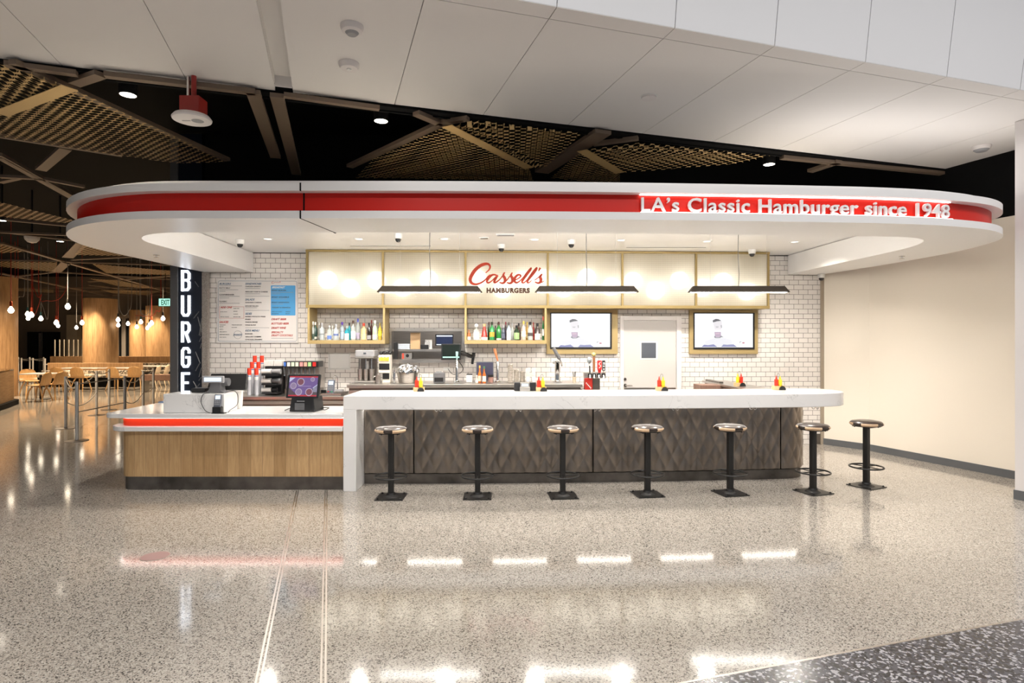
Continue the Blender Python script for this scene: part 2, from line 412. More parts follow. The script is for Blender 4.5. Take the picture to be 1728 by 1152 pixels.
mr = k.n('ShaderNodeMapRange'); k.l(mx.outputs[0], mr.inputs[0]); mr.inputs[3].default_value = .46; mr.inputs[4].default_value = .62
fin = k.n('ShaderNodeMixShader'); k.l(mr.outputs[0], fin.inputs[0]); k.l(tr.outputs[0], fin.inputs[1]); k.l(ms.outputs[0], fin.inputs[2])
k.l(fin.outputs[0], out.inputs[0]); M['ribbed'] = m
# ------------------------------------------------------------------ setting
def struct(mb, name, m_, smooth=False, bevel=0): return mb.build(name, m_, None, smooth, bevel, kind='structure')
e1 = Vector((.9554, .2962, 0)); e2 = Vector((-.2962, .9554, 0))
def GP(a, b, z=0):
    p = Vector((0, 6.19, 0))+e1*a-e2*b; return (p.x, p.y, z)
def G2(a, b): return GP(a, b)[:2]
struct(MB().box(-30, 16, -8, 34, -.1, 0), 'floor', M['floor'])
bl = [(-4, 1.45), (12, 6.22), (12, -6), (-4, -6)]
struct(MB().prism(bl, 0, .0015), 'floor_border', M['floor_dark'])
struct(MB().prism([(-4, 1.45), (12, 6.22), (12, 6.235), (-4, 1.465)], 0, .002), 'trim_1', M['steel_strip'])
for i, (x0, y0) in enumerate(((-2.32, 6.37), (-2.0, 6.37))):
    mb = MB()
    for o_ in (-.016, .006):
        a = Vector((x0+o_, y0, 0))+e2*.28; b = Vector((x0+o_, y0, 0))-e2*5.5
        mb.prism([(a.x, a.y), (b.x, b.y), (b.x+.011, b.y), (a.x+.011, a.y)], 0, .0025)
    struct(mb, 'trim_%d' % (i+2), M['steel_strip'])
# white panel ceiling with open joints, and its bevelled border
cuts = [-12.5, -11.6, -10.7, -9.8, -8.84, -7.9, -6.84, -5.9, -4.95, -3.98, -3.04, -2.30]
mb = MB()
def cpan(mb, a0, a1, b0, b1, z=4.0, g=.003): mb.prism([G2(a0+g, b0+g), G2(a1-g, b0+g), G2(a1-g, b1-g), G2(a0+g, b1-g)], z, z+.03)
for a0, a1 in zip(cuts, cuts[1:]): cpan(mb, a0, a1, 0, 2.9)
cu2 = [-2.15, -1.21, -.31, .63, 1.53, 2.45, 3.37, 4.29, 5.21, 6.13, 7.05, 7.97, 8.9]
for a0, a1 in zip(cu2, cu2[1:]): cpan(mb, a0, a1, 0, 1.9); cpan(mb, a0, a1, 1.9, 2.06)
struct(mb, 'ceiling', M['ceil'])
struct(MB().prism([G2(-14, .02), G2(-2.31, .02), G2(-2.31, 2.9), G2(-14, 2.9)], 4.035, 4.05).prism([G2(-2.14, .02), G2(10, .02), G2(10, 2.05), G2(-2.14, 2.05)], 4.035, 4.05), 'ceiling_backing', M['black'])
mb = MB(); mb.prism([G2(-2.31, 0.10), G2(-2.14, .10), G2(-2.14, 2.9), G2(-2.31, 2.9)], 4.10, 4.12).prism([G2(-2.312, .1), G2(-2.300, .1), G2(-2.300, 2.9), G2(-2.312, 2.9)], 4.031, 4.10).prism([G2(-2.15, .1), G2(-2.138, .1), G2(-2.138, 2.9), G2(-2.15, 2.9)], 4.031, 4.10).prism([G2(-2.3, .1), G2(-2.15, .1), G2(-2.15, .11), G2(-2.3, .11)], 4.0, 4.10); struct(mb, 'ceiling_channel', M['ceil'])
mb = MB()
for a0, a1 in zip([-2.3]+cu2[1:], cu2[1:]+[9.9]):
    q = [Vector(GP(a0+.004, 2.06, 4.004)), Vector(GP(a1-.004, 2.06, 4.004)), Vector(GP(a1-.004, 2.36, 6.4)), Vector(GP(a0+.004, 2.36, 6.4))]
    n_ = Vector(e2)*.03
    mb.add([tuple(p) for p in q]+[tuple(p+n_) for p in q], [(0,1,2,3), (7,6,5,4), (0,4,5,1), (1,5,6,2), (2,6,7,3), (3,7,4,0)])
struct(mb, 'bulkhead_wall', M['ceil_cool'])
q = [Vector(GP(-2.3, 2.02, 4.03)), Vector(GP(10, 2.02, 4.03)), Vector(GP(10, 2.3, 6.4)), Vector(GP(-2.3, 2.3, 6.4))]
struct(MB().add([tuple(p) for p in q], [(0,1,2,3)]), 'bulkhead_backing', M['black'])
# black void above the food hall
dk = [G2(-22, -.12), G2(10, -.12), (16, 12), (16, 34), (-30, 34), (-30, 4)]
struct(MB().prism(dk, 4.95, 5.05), 'ceiling_deck', M['black'])
mb = MB(); mb.prism([G2(-22, -.13), G2(10, -.13), G2(10, -.10), G2(-22, -.10)], 3.96, 4.95); struct(mb, 'ceiling_light_block', M['black'])  # added drop sheet that blocks world light from the void
mb = MB(); mb.prism([G2(-22, -.10), G2(10, -.10), G2(10, -.006), G2(-22, -.006)], 3.975, 4.03); struct(mb, 'ceiling_edge', M['black'])
# bronze beams, straight bars hung below the void (two pixel ends on the plane of their undersides)
def beam(p, q, wd=.07, z=3.93, h=.04):
    a, b = PZ(*p, z), PZ(*q, z); d = (b-a).normalized(); n_ = Vector((-d.y, d.x, 0))*wd/2
    mb = MB(); mb.prism([(a+n_)[:2], (b+n_)[:2], (b-n_)[:2], (a-n_)[:2]], z, z+h)
    return struct(mb, 'ceiling_beam', M['beam'])
for p, q, wd in [((9,112),(130,128),.07),((177,130),(431,159),.07),((20,108),(384,272),.08),((125,144),(170,129),.10),((427,158),(465,267),.12),((467,164),(500,295),.12),
        ((479,164),(640,186),.06),((702,194),(742,211),.09),((740,211),(790,203),.07),((747,210),(590,283),.09),((1018,225),(914,292),.20),((1001,246),(1077,236),.07),
        ((1367,291),(1416,275),.10),((1319,268),(1700,306),.08),((69,288),(111,252),.12),((0,267),(122,335),.10),((0,263),(122,331),.04),((0,300),(69,303),.07),((69,303),(142,317),.07),((0,309),(31,302),.08),
        ((0,232),(206,264),.06),((0,371),(113,382),.08),((0,393),(118,398),.08),((17,394),(160,411),.08),((0,411),(286,494),.12),((0,440),(97,441),.08),((113,443),(286,448),.09),
        ((121,439),(243,433),.09),((114,435),(139,411),.25),((95,459),(113,442),.25),((0,462),(286,521),.13),((20,468),(97,459),.1),((97,460),(290,472),.1),((150,476),(290,466),.1),((150,481),(286,499),.12)]:
    beam(p, q, wd)
for y_ in (486, 491, 497, 503, 509): beam((25, y_), (292, y_+(y_ % 3)), .12)
# folded perforated panels between the beams
def fold(name, pts, faces, mt):
    vv = [tuple(PZ(x, y, z)) for x, y, z in pts]
    mb = MB(); mb.add(vv, faces); mb.add([(a, b, c+.004) for a, b, c in vv], [tuple(reversed(f)) for f in faces])
    o = mb.build(name, mt, None, False); o['kind'] = 'structure'; return o
fold('ceiling_panel', [(-60,98,3.95),(25,111,3.95),(118,148,3.86),(0,193,3.84),(-60,216,3.83),(-60,220,3.9),(0,231,3.9),(206,263,3.9),(300,276,3.95),(384,273,3.95)],
     [(0,1,2,3,4), (3,2,9,8,7,6), (4,3,6,5)], M['gold_perf'])
fold('ceiling_panel', [(754,213,3.86),(803,203,3.95),(982,225,3.95),(921,282,3.92),(893,284,3.84),(900,305,3.92),(600,300,3.92),(629,269,3.92)],
     [(0,1,2,3,4), (0,4,5,6,7)], M['gold_perf'])
fold('ceiling_panel', [(982,254,3.86),(1081,241,3.95),(1300,263,3.95),(1245,276,3.93),(1046,292,3.84),(1046,312,3.93),(930,300,3.93)],
     [(0,1,2,3,4), (0,4,5,6)], M['gold_perf'])
for a, b, c in (((118,148),(0,193),.13), ((754,213),(893,284),.13), ((982,254),(1046,292),.13)):
    p = PZ(*a, 3.85); q = PZ(*b, 3.83); d = (q-p); n_ = Vector((-d.y, d.x, 0)).normalized()*c/2
    mb = MB(); mb.add([tuple(p+n_), tuple(q+n_), tuple(q-n_), tuple(p-n_)], [(0,1,2,3)]); mb.add([tuple(v_+Vector((0,0,.004))) for v_ in (p+n_, q+n_, q-n_, p-n_)], [(3,2,1,0)])
    struct(mb, 'ceiling_panel', M['gold'])
for pts in ([(0,341),(125,372),(110,376),(0,366)], [(142,411),(224,432),(126,430)], [(-20,441),(97,443),(93,459),(0,450)], [(155,445),(290,457),(290,464),(180,461)],
            [(0,412),(42,425),(0,427)], [(150,470),(205,474),(262,487),(200,483)], [(25,486),(90,489),(90,494),(25,491)], [(170,489),(270,491),(250,498),(190,495)], [(25,503),(120,506),(120,511),(25,509)]):
    zz = 3.90
    fold('ceiling_panel', [(x, y, zz) for x, y in pts], [tuple(range(len(pts)))], M['gold_perf_far'])

# tiled back wall with the pass-through opening
wl = bpy.data.objects.new('wall_back_frame', None)
bpy.data.objects.remove(wl)
uL, uR = WU(351, 0), WU(1384, 0)
hx0, hx1 = WU(660, 0), WU(781, 0); hz0, hz1 = WZ(720, 607, 0), WZ(720, 557, 0)
mb = MB()
for (a, b, z0, z1) in ((uL, hx0, 0, 3.058), (hx1, uR, 0, 3.058), (hx0, hx1, 0, hz0), (hx0, hx1, hz1, 3.058)): mb.box(a, b, 0, .14, z0, z1)
o = mb.build('wall_back', M['tile'], None, False, kind='structure', loc=(0, WY, 0), rotz=WA)
def wst(mb, name, mt): return mb.build(name, mt, None, False, kind='structure', loc=(0, WY, 0), rotz=WA)
wst(MB().box(uL-.1, uR+3, .0, .12, 3.07, 4.94), 'wall_back_upper', M['black'])
wst(MB().box(hx0-.6, hx1+.6, 1.7, 1.75, .6, 2.6).box(hx0-.65, hx0-.6, .16, 1.75, .6, 2.6).box(hx1+.6, hx1+.65, .16, 1.75, .6, 2.6).box(hx0-.6, hx1+.6, .16, 1.75, 2.6, 2.65), 'wall_kitchen', M['steel'])
lamp('AREA', 'kitchen_light', tuple(WP((hx0+hx1)/2, -.9, 2.55)), 14, (1, .97, .93), .8, .5)
wst(MB().box(uR, uR+.05, -.03, .14, 0, 2.74), 'trim_4', mat('post_taupe', (.36,.30,.23), .5))
wst(MB().box(uR-.1, uR-.002, -.012, -.001, 0, .17), 'baseboard_back', M['steel_dark'])
# right wall with its corner, baseboards, and the wall end nearest the viewer
rw = [(5.06, 9.64), (5.47, 9.07), (6.1, 7.2), (6.2, 6.92)]
struct(MB().strip(rw, 0, 3.2, .12), 'wall_right', M['cream'])
struct(MB().strip(offset(rw, .02), 3.2, 4.94, .1), 'wall_right_upper', M['black'])
struct(MB().strip(list(reversed(offset(rw, -.012))), 0.0, .1, -.012), 'baseboard_right', M['grey_base'])
struct(MB().prism([(5.33, 6.28), (5.95, 5.06), (8.5, 4.5), (8.5, 7.4), (6.25, 6.97)], 0, 3.995), 'wall_end', M['offwhite'])
struct(MB().prism([(5.318, 6.285), (5.942, 5.05), (5.95, 5.06), (5.33, 6.28)], 0, .1), 'baseboard_end', M['grey_base'])
# food hall shell
struct(MB().box(-29, 16, 30, 30.2, 0, 4.95), 'wall_far', M['concrete_wall'])
struct(MB().box(-29.2, -29, 3, 30.2, 0, 4.95), 'wall_left', M['concrete_wall'])
struct(MB().box(-29, -13.5, 29.93, 29.99, 0, .62), 'baseboard_far', M['black'])
struct(MB().box(-4.86, -4.7, 9.6, 30, 0, 4.95), 'wall_hall', M['concrete_wall'])

# ------------------------------------------------------------------ canopy
def fy(x): return 5.21+(.009*(x+1.5)**2 if x > -1.5 else 0)
outer = [(-4.80, 9.27), (-4.85, 8.4), (-4.87, 7.5)]
outer += [(-2.97-1.9*math.cos(a*PI/36), 7.1-1.89*math.sin(a*PI/36)) for a in range(0, 18)]
outer += [(x, fy(x)) for x in [-2.9+.31*i for i in range(20)]]
outer += crom([(3.3, 5.417), (3.8, 5.49), (4.24, 5.60), (4.68, 5.78), (5.02, 6.06), (5.24, 6.45), (5.36, 7.2), (5.28, 8.2), (5.1, 9.2), (4.98, 9.61)], 6)
inner = [(-4.06, 9.3), (-3.99, 7.6), (-3.98, 6.9)]
inner += [(-3.3-.68*math.cos(a*PI/20), 6.56-.675*math.sin(a*PI/20)) for a in range(0, 11)]
def iy(x): return 5.885+.0085*max(0, x+1.5)**2
inner += [(x, iy(x)) for x in [-2.9+.35*i for i in range(19)]]
inner += crom([(3.75, 6.1), (4.15, 6.17), (4.42, 6.36), (4.56, 6.75), (4.57, 7.3), (4.52, 8.16), (4.46, 9.58)], 6)
can = thing('canopy', 'long white canopy with a red band and rounded ends over the whole counter', 'canopy', (0, 7.4, 2.752))
TC = Matrix.Translation((0, -7.4, -2.752))
ring = outer+list(reversed(inner))
MB(TC).prism(ring, 2.752, 2.82).build('soffit', M['white_satin'], can, angle=25)
inn2 = offset(outer, -.5)
MB(TC).prism(outer+list(reversed(offset(outer, .45))), 2.996, 3.063).build('upper_lip', M['white_satin'], can, angle=25)
MB(TC).strip(offset(outer, .09), 2.82, 2.996, .05).build('red_band', M['red'], can, angle=25)
MB(TC).strip(inner, 2.82, 3.058, -.04).build('inner_fascia', M['white_satin'], can, angle=25)
oi = offset(outer, .14)
MB(TC).strip([(x, iy(x)+.075) for x in [-3.2+.33*i for i in range(22)]], 2.90, 2.93, .025).build('cove_light', M['cove'], can, False)
MB(TC).prism(oi+[(4.4, 9.59), (-4.7, 9.28)], 3.066, 3.12).build('recess_ceiling', M['white_satin'], can)
mb = MB(TC)
xs = -1.86
mb.box(xs-.006, xs+.006, 5.206, 5.22, 2.75, 2.822).box(xs-.006, xs+.006, 5.206, 5.22, 2.994, 3.065).box(xs-.006, xs+.006, 5.295, 5.31, 2.82, 2.996)
mb.prism([(xs-.006, 5.21), (xs+.006, 5.21), (-1.755, 5.9), (-1.767, 5.9)], 2.7505, 2.753)
mb.box(-1.772, -1.76, 5.87, 5.93, 2.75, 3.06)
mb.build('expansion_joint', M['black'], can, False)
# lettering standing on the lower lip
oc = [p for p in outer if p[1] < 6.3 and p[0] > -2]
def oy(x):
    for a, b in zip(oc, oc[1:]):
        if a[0] <= x <= b[0]: return a[1]+(b[1]-a[1])*(x-a[0])/(b[0]-a[0]+1e-9)
    return oc[-1][1]
tg = thing('lettered_sign', 'white raised letters about hamburgers along the right part of the red band', 'sign', (2.66, 5.37, 2.822))
mb = MB(); x0, x1 = 1.163, 4.155
mb.text("LA\u2019s Classic Hamburger since 1948", x0, 2.843, .176, .03, off=.0018, width=x1-x0, space=1.08)
mb.v = [(x-2.66, y+oy(x)+.078-5.37, max(z, 2.8235)-2.822) for x, y, z in mb.v]; mb.build('lettering', M['tagline'], tg, False)
mb = MB(); ln = [(x0-.01+(x1+.03-x0)*i/24, 0) for i in range(25)]
ln = [(x-2.66, oy(x)+.03-5.37) for x, _ in ln]
mb.strip(ln, .0, .009, .02).build('light_strip', M['led_soft'], tg, False)
mb = MB(); ln2 = [(x, y+.03) for x, y in ln]; mb.strip(ln2, .167, .1725, .02).build('light_strip', M['led_soft'], tg, False)

# ------------------------------------------------------------------ order counter (left)
def cpoly(xl, yf, r, xr=-1.886, yb=7.37, xl2=None, step=None, n=8):
    out = [(xr, yf)]
    out += [(xl+r-r*math.sin(a*PI/2/n), yf+r-r*math.cos(a*PI/2/n)) for a in range(n+1)]
    out += [(xl if xl2 is None else xl2, 7.9), (-3.88, 7.9), (-3.88, yb), (xr, yb)]
    return out
oc_ = thing('order_counter', 'oak fronted order counter with red lit band and white top, left of the bar', 'counter', (-3.2, 7.0, 0))
T = Matrix.Translation((-3.2, -7.0, 0)) @ Matrix.Translation((6.4, 0, 0))
MB(T).prism(cpoly(-4.43, 6.68, .16), 0, .152).build('plinth', M['plinth'], oc_)
MB(T).prism(cpoly(-4.44, 6.66, .16), .152, .67).build('oak_front', wood('oak_planks_wide', (.66,.44,.22), (.48,.29,.13), .4, (9, 9, .8), .131), oc_)
MB(T).prism(cpoly(-4.555, 6.58, .26), .67, .722).build('ledge', M['quartz'], oc_, bevel=.006)
MB(T).prism(cpoly(-4.46, 6.655, .2), .722, .818).build('red_band', M['red_acrylic'], oc_)
MB(T).prism(cpoly(-4.57, 6.58, .14, xl2=-4.65), .818, .867).build('countertop', M['quartz'], oc_, bevel=.006)
ls = cpoly(-4.48, 6.625, .22)[:10]
MB(T).strip(list(reversed(ls)), .8105, .8175, .02).build('light_strip', M['led_soft'], oc_, False)
MB(T).box(-3.92, -3.235, 6.66, 6.98, .868, 1.08).build('riser', M['quartz'], oc_, bevel=.005)

# ------------------------------------------------------------------ bar
def by(x): return .011*(x+1.5)**2 if x > -1.5 else 0
bar = thing('bar_counter', 'long white quartz bar with quilted dark metal front behind the stools', 'bar', (1, 7.1, 0))
T = Matrix.Translation((-1, -7.1, 0))
xs_ = [-1.88+.2*i for i in range(27)]
top = [(x, 6.6+by(x)) for x in xs_]+crom([(3.5, 6.875), (3.8, 6.965), (3.97, 7.1), (4.04, 7.28), (4.03, 7.5), (3.95, 7.66)], 5)
top += [(3.6, 7.66), (2.5, 7.55), (1, 7.45), (-1.88, 7.40)]
MB(T).prism(top, .908, 1.063).build('bar_top', M['quartz'], bar, bevel=.006)
MB(T).box(-1.88, -1.735, 6.6, 7.32, 0, .908).build('waterfall_leg', M['quartz'], bar, bevel=.004)
path = [(x, 6.95+by(x)) for x in [-1.733+.05*i for i in range(101)]]
path += [(3.3+.36*math.sin(a*PI/2/12), 7.203+.36-.36*math.cos(a*PI/2/12)) for a in range(1, 13)]+[(3.66, 7.6)]
# resample
def resample(pl, st):
    out = [Vector(pl[0])]; acc = 0
    for a, b in zip(pl, pl[1:]):
        a = Vector(a); b = Vector(b); L = (b-a).length; t = st-acc
        while t <= L: out.append(a+(b-a)*(t/L)); t += st
        acc = (acc+L) % st
    return out
rs = resample(path, .0125); nrm = []
for i in range(len(rs)):
    t_ = (rs[min(i+1, len(rs)-1)]-rs[max(i-1, 0)]).normalized(); nrm.append(Vector((t_.y, -t_.x)))
seams = [0, 46, 215, 400, len(rs)-1]
quilt = brushed('quilted_metal', (.29,.25,.215), .30, (1.3,1.3,1.3), .18)
nz = 64
for s0, s1 in zip(seams, seams[1:]):
    mb = MB(T); W_ = nz+1; vv = []
    a_, b_ = s0+(1 if s0 else 0), s1
    for i in range(a_, b_+1):
        for j in range(nz+1):
            z = .128+(.906-.128)*j/nz; p = (i*.0125)/.152; q = (z)/.305
            h = .014*(abs(math.sin(PI*(p+q)))*abs(math.sin(PI*(p-q))))**.5
            if i in (a_, b_): h = 0
            v_ = rs[i]+nrm[i]*h; vv.append((v_.x, v_.y, z))
    n1 = b_-a_
    mb.add(vv, [(i*W_+j, (i+1)*W_+j, (i+1)*W_+j+1, i*W_+j+1) for i in range(n1) for j in range(nz)])
    mb.build('quilted_panel', quilt, bar, angle=60)
ps = [(p.x, p.y) for p in rs[::6]]+[(3.66, 7.6)]
MB(T).prism(offset(ps, .03)+[(3.62, 7.62), (-1.733, 7.38)], .0, .907).build('carcass', M['black'], bar, False)
MB(T).strip(offset(ps, .012), .0, .115, .017).build('kick_plate', M['plinth'], bar)
MB(T).strip(offset(ps[:-6], -.04), .9, .9065, .02).build('light_strip', M['led'], bar, False)
for px_ in (740, 875, 1008, 1140, 1271, 1376):
    Y = 6.66+by((px_-864)*.0067); x = (px_-864)*Y/F
    pts = [(x+.045*math.sin(t), Y, .908-.022+.022*math.cos(t*2)) for t in [2*PI*i/28-PI/2*0 for i in range(28)]]
    pts = [(x-.045+.09*i/24, Y, .908-.026*abs(math.sin(PI*2*i/24))) for i in range(25)]
    MB(T).tube(pts, .0035, 6).build('bag_hook', M['chrome'], bar)

# ------------------------------------------------------------------ stools
def make_stool(label):
    t = thing('bar_stool', label, 'stool', group='bolted bar stools along the counter')
    bp = MB().prism(rrect(-.15, .15, -.15, .15, .01), 0, .008).build('base_plate', M['black_metal'], t)
    for sx in (-.12, .12):
        for sy in (-.12, .12): MB().lathe([(.012, .008), (.012, .016), (.006, .022), (0, .022)], (sx, sy, 0), 8).build('bolt', M['black_metal'], bp)
    MB().lathe([(.085, .008), (.08, .016), (.05, .03), (.044, .05), (.04, .05)], n=20).build('collar', M['black_metal'], t)
    MB().prism(rrect(-.029, .029, -.029, .029, .008, 3), .008, .695).build('column_post', M['black_metal'], t)
    mb = MB(); mb.tube([(.175*math.cos(2*PI*i/40), .175*math.sin(2*PI*i/40), .225) for i in range(40)], .0095, 8, True)
    mb.cyl((-.17, 0, .225), (-.028, 0, .225), .006).cyl((.028, 0, .225), (.17, 0, .225), .006).cyl((0, .028, .225), (0, .17, .225), .006).cyl((0, -.17, .225), (0, -.028, .225), .006)
    mb.build('foot_ring', M['black_metal'], t)
    mb = MB(); mb.prism(rrect(-.11, .11, -.11, .11, .02), .688, .697)
    for sx in (-.085, .085):
        for sy in (-.085, .085): mb.lathe([(.007, .679), (.007, .688)], (sx, sy, 0), 8)
    mb.build('seat_plate', M['black_metal'], t)
    cu = MB().lathe([(.02, .697), (.12, .697), (.155, .705), (.17, .722), (.168, .738), (.15, .752), (.10, .761), (.04, .765), (0, .766)], n=40).build('seat_cushion', M['vinyl_dark'], t)
    for k_ in range(4):
        a = k_*PI/2+.28
        MB().lathe([(.13, .699), (.158, .7025), (.174, .717), (.175, .727), (.168, .737), (.13, .735)], n=10, a0=a, a1=a+1.02).build('side_panel', M['vinyl_tan'], cu)
    return t
st = [(660, 838.5, .3), (806, 837.5, .0), (949.5, 836.5, .2), (1092.5, 834, .45), (1232, 832, .25), (1372, 830, .75), (1462, 820, .35)]
slab = ['backless bar stool with tan and brown seat beside the white waterfall leg', 'second backless bar stool counted from the white waterfall leg', 'third backless bar stool counted from the white waterfall leg',
        'middle backless bar stool, fourth of the seven from the white leg', 'fifth backless bar stool from the white leg, in front of the quilted panel', 'sixth backless bar stool, before the rounded corner of the metal front',
        'lone dark seated bar stool past the bar end, nearest the cream wall']
S0 = None
for i, (px_, py_, rz) in enumerate(st):
    p = PZ(px_, py_, 0)
    if S0 is None: S0 = make_stool(slab[0]); S0.location = (p.x, p.y, 0); S0.rotation_euler.z = -.0
    else: dup(S0, (p.x, p.y, 0), [0, .02, .08, .16, .22, .35, .45][i], slab[i])
# ------------------------------------------------------------------ things along the tiled wall (local frame: u along, d out of the wall)
class WB(MB):
    def __init__(s, t=None):
        if t is None: super().__init__(); return
        u0, d0, z0 = t['_o']; super().__init__(Matrix.Translation((-u0, d0, -z0)))
    def w(s, u0, u1, d0, d1, z0, z1): return s.box(u0, u1, -d1, -d0, z0, z1)
    def px(s, x0, x1, y0, y1, d, dep, zmin=-9, zmax=9):       # box whose front face (at d) covers this rectangle of the picture
        xm = (x0+x1)/2
        return s.w(WU(x0, d), WU(x1, d), d-dep, d, max(zmin, WZ(xm, y1, d)), min(zmax, WZ(xm, y0, d)))
def wt(name, label, cat, px_, d, z, group=None):
    u = WU(px_, d); t = wthing(name, label, cat, u, d, z, group); t['_o'] = (u, d, z); return t
def fin(): 
    for o in COL.objects:
        if '_o' in o: del o['_o']

# lightbox of six ribbed glass bays
LD = .40
edges = [518, 646, 785.5, 924.5, 1050.5, 1175, 1297]
zt, zb = 3.06, WZ(864, 517.5, LD)
lb = wt('lightbox_cabinet', 'long brass framed light cabinet of ribbed glass bays under the canopy', 'light cabinet', 907, LD, zb)
ue = [WU(x, LD) for x in edges]
mb = WB(lb); mb.w(ue[0]-.02, ue[-1]+.02, 0, LD, zb-.02, zb+.025).w(ue[0]-.02, ue[-1]+.02, 0, LD, zt-.03, zt); mb.build('frame', M['brass'], lb, False)
for q in ue: WB(lb).w(q-.016, q+.016, LD-.045, LD, zb+.025, zt-.03).build('mullion', M['brass'], lb, False)
WB(lb).w(ue[0]-.02, ue[-1]+.02, .002, .03, zb+.025, zt-.03).build('back_panel', mat('lightbox_back', (.50,.48,.43), .6), lb, False)
for q in (ue[0]-.018, ue[-1]+.002): WB(lb).w(q, q+.016, .03, LD-.045, zb+.025, zt-.03).build('end_panel', M['white'], lb, False)
for a, b in zip(ue, ue[1:]): WB(lb).w(a+.016, b-.016, LD-.032, LD-.022, zb+.025, zt-.03).build('glass_pane', M['ribbed'], lb, False)
gl = [(553,472),(592,487),(636,473),(680,485),(724,471),(766,487),(806,470),(848,488),(882,472),(917,469),(951,487),(990,468),(1031,484),(1068,474),(1106,490),(1146,473),(1183,486),(1220,475),(1260,492)]
gd = ['first', 'second', 'third', 'fourth', 'fifth', 'sixth', 'seventh', 'eighth', 'ninth', 'tenth', 'eleventh', 'twelfth', 'thirteenth', 'fourteenth', 'fifteenth', 'sixteenth', 'seventeenth', 'eighteenth', 'nineteenth']
G0 = None
for i, (x, y) in enumerate(gl):
    d = .185 if i % 2 else .195; u = WU(x, d); z = WZ(x, y, d); r = .142
    lab = '%s glowing white globe counted from the menu board end of the glass light cabinet' % gd[i]
    t = wthing('globe_lamp', lab, 'globe lamp', u, d, z, 'globes hanging in the light cabinet')
    MB().ball((0,0,0), r, 24).build('globe', M['globe'], t)
    MB().cyl((0,0,r-.004), (0,0,zt-.032-z), .005, n=6).build('cord', M['cord_grey'], t)
# script sign
sg = wt('script_sign', 'red script and dark block lettering on the middle bay of the light cabinet', 'sign', 855, LD, WZ(855, 495, LD))
def sp(pts, wk=1.22):
    xy = [(780+p[0]/11.52, 420+p[1]/11.52) for p in pts]; o = [(WU(x, LD+.02), WZ(x, y, LD+.02), p[2]*wk/11.52*.0091) for (x, y), p in zip(xy, pts)]
    return crom(o, 6)
mb = WB(sg)
strokes = [[(455,462,14),(520,405,22),(541,345,30),(515,298,34),(450,290,44),(350,325,50),(250,410,54),(178,520,56),(156,600,52),(185,662,44),(260,686,34),(350,662,26),(440,605,22),(500,535,18),(550,500,20)],
 [(680,525,24),(640,500,24),(580,505,30),(515,565,36),(480,625,34),(508,657,24),(570,622,18),(630,562,16),(690,505,18)], [(690,510,30),(640,590,38),(622,640,34),(655,648,24),(740,580,18),(822,458,14)],
 [(826,452,18),(800,510,36),(830,575,46),(826,636,40),(782,664,28),(722,648,18)], [(822,640,26),(880,590,18),(970,462,14)], [(975,458,18),(948,512,36),(976,572,46),(972,634,40),(926,667,28),(866,650,18)],
 [(968,640,26),(1020,608,18),(1092,572,18),(1138,530,24),(1118,502,26),(1068,512,34),(1020,572,42),(1022,632,36),(1062,655,26),(1122,618,18),(1190,545,16)],
 [(1180,565,16),(1230,490,18),(1300,405,20),(1336,372,24),(1328,402,30),(1256,495,38),(1178,602,36),(1166,648,28),(1202,654,20),(1262,600,16)],
 [(1256,606,16),(1330,500,18),(1400,408,20),(1446,366,24),(1438,402,30),(1366,495,38),(1280,602,36),(1268,648,28),(1302,652,18),(1345,612,12)],
 [(1516,364,34),(1500,400,26),(1484,432,10)], [(1408,606,12),(1480,552,16),(1556,484,18)], [(1556,486,22),(1516,536,40),(1530,592,46),(1516,644,38),(1472,662,26),(1414,640,16)], [(1520,648,22),(1560,640,16),(1594,616,10)]]
for i, s_ in enumerate(strokes):
    p = sp(s_); mb.M = Matrix.Translation((-sg['_o'][0], -.006-.001*(i % 3), -sg['_o'][2]))
    mb.ribbon([(a, b) for a, b, _ in p], [c for _, _, c in p], .02)
mb.build('script_lettering', M['logo_red'], sg, False)
mb = WB(sg); ux0, ux1 = WU(821, LD+.01), WU(894, LD+.01)
mb.text('HAMBURGERS', ux0, WZ(857, 493.6, LD+.01), .098, .016, off=.006, width=ux1-ux0, y=-LD-.004, space=1.12); mb.build('block_lettering', M['logo_brown'], sg, False)
# the two bottle shelves hung below it
def shelf(x0, x1, label):
    u0, u1 = WU(x0, LD), WU(x1, LD); z0 = WZ((x0+x1)/2, 580, LD)
    t = wt('bottle_shelf', label, 'shelf', (x0+x1)/2, LD, z0, 'brass shelves under the light cabinet')
    WB(t).w(u0, u1, .002, LD, z0, z0+.055).build('shelf_board', M['brass_in'], t, False)
    for q in (u0, u1-.03): WB(t).w(q, q+.03, .002, LD, z0+.055, zb-.022).build('side_panel', M['brass_in'], t, False)
    return z0+.0562
zs1 = shelf(519, 649.5, 'brass bottle shelf beside the menu board, under the light cabinet')
zs2 = shelf(784, 922.5, 'brass bottle shelf beneath the red script sign, beside a television')
def glassmat(c, a=.55): return mat('bottle_glass', c, .08, alpha=a)
CL = glassmat((.62,.68,.66), .45); CLB = glassmat((.5,.62,.72), .5)
bm_ = {}
def bcol(c, r=.12):
    if c not in bm_: bm_[c] = mat('bottle_paint', c, r)
    return bm_[c]
WHT, DRK, GRY = (.82,.81,.78), (.012,.012,.014), (.4,.4,.42)
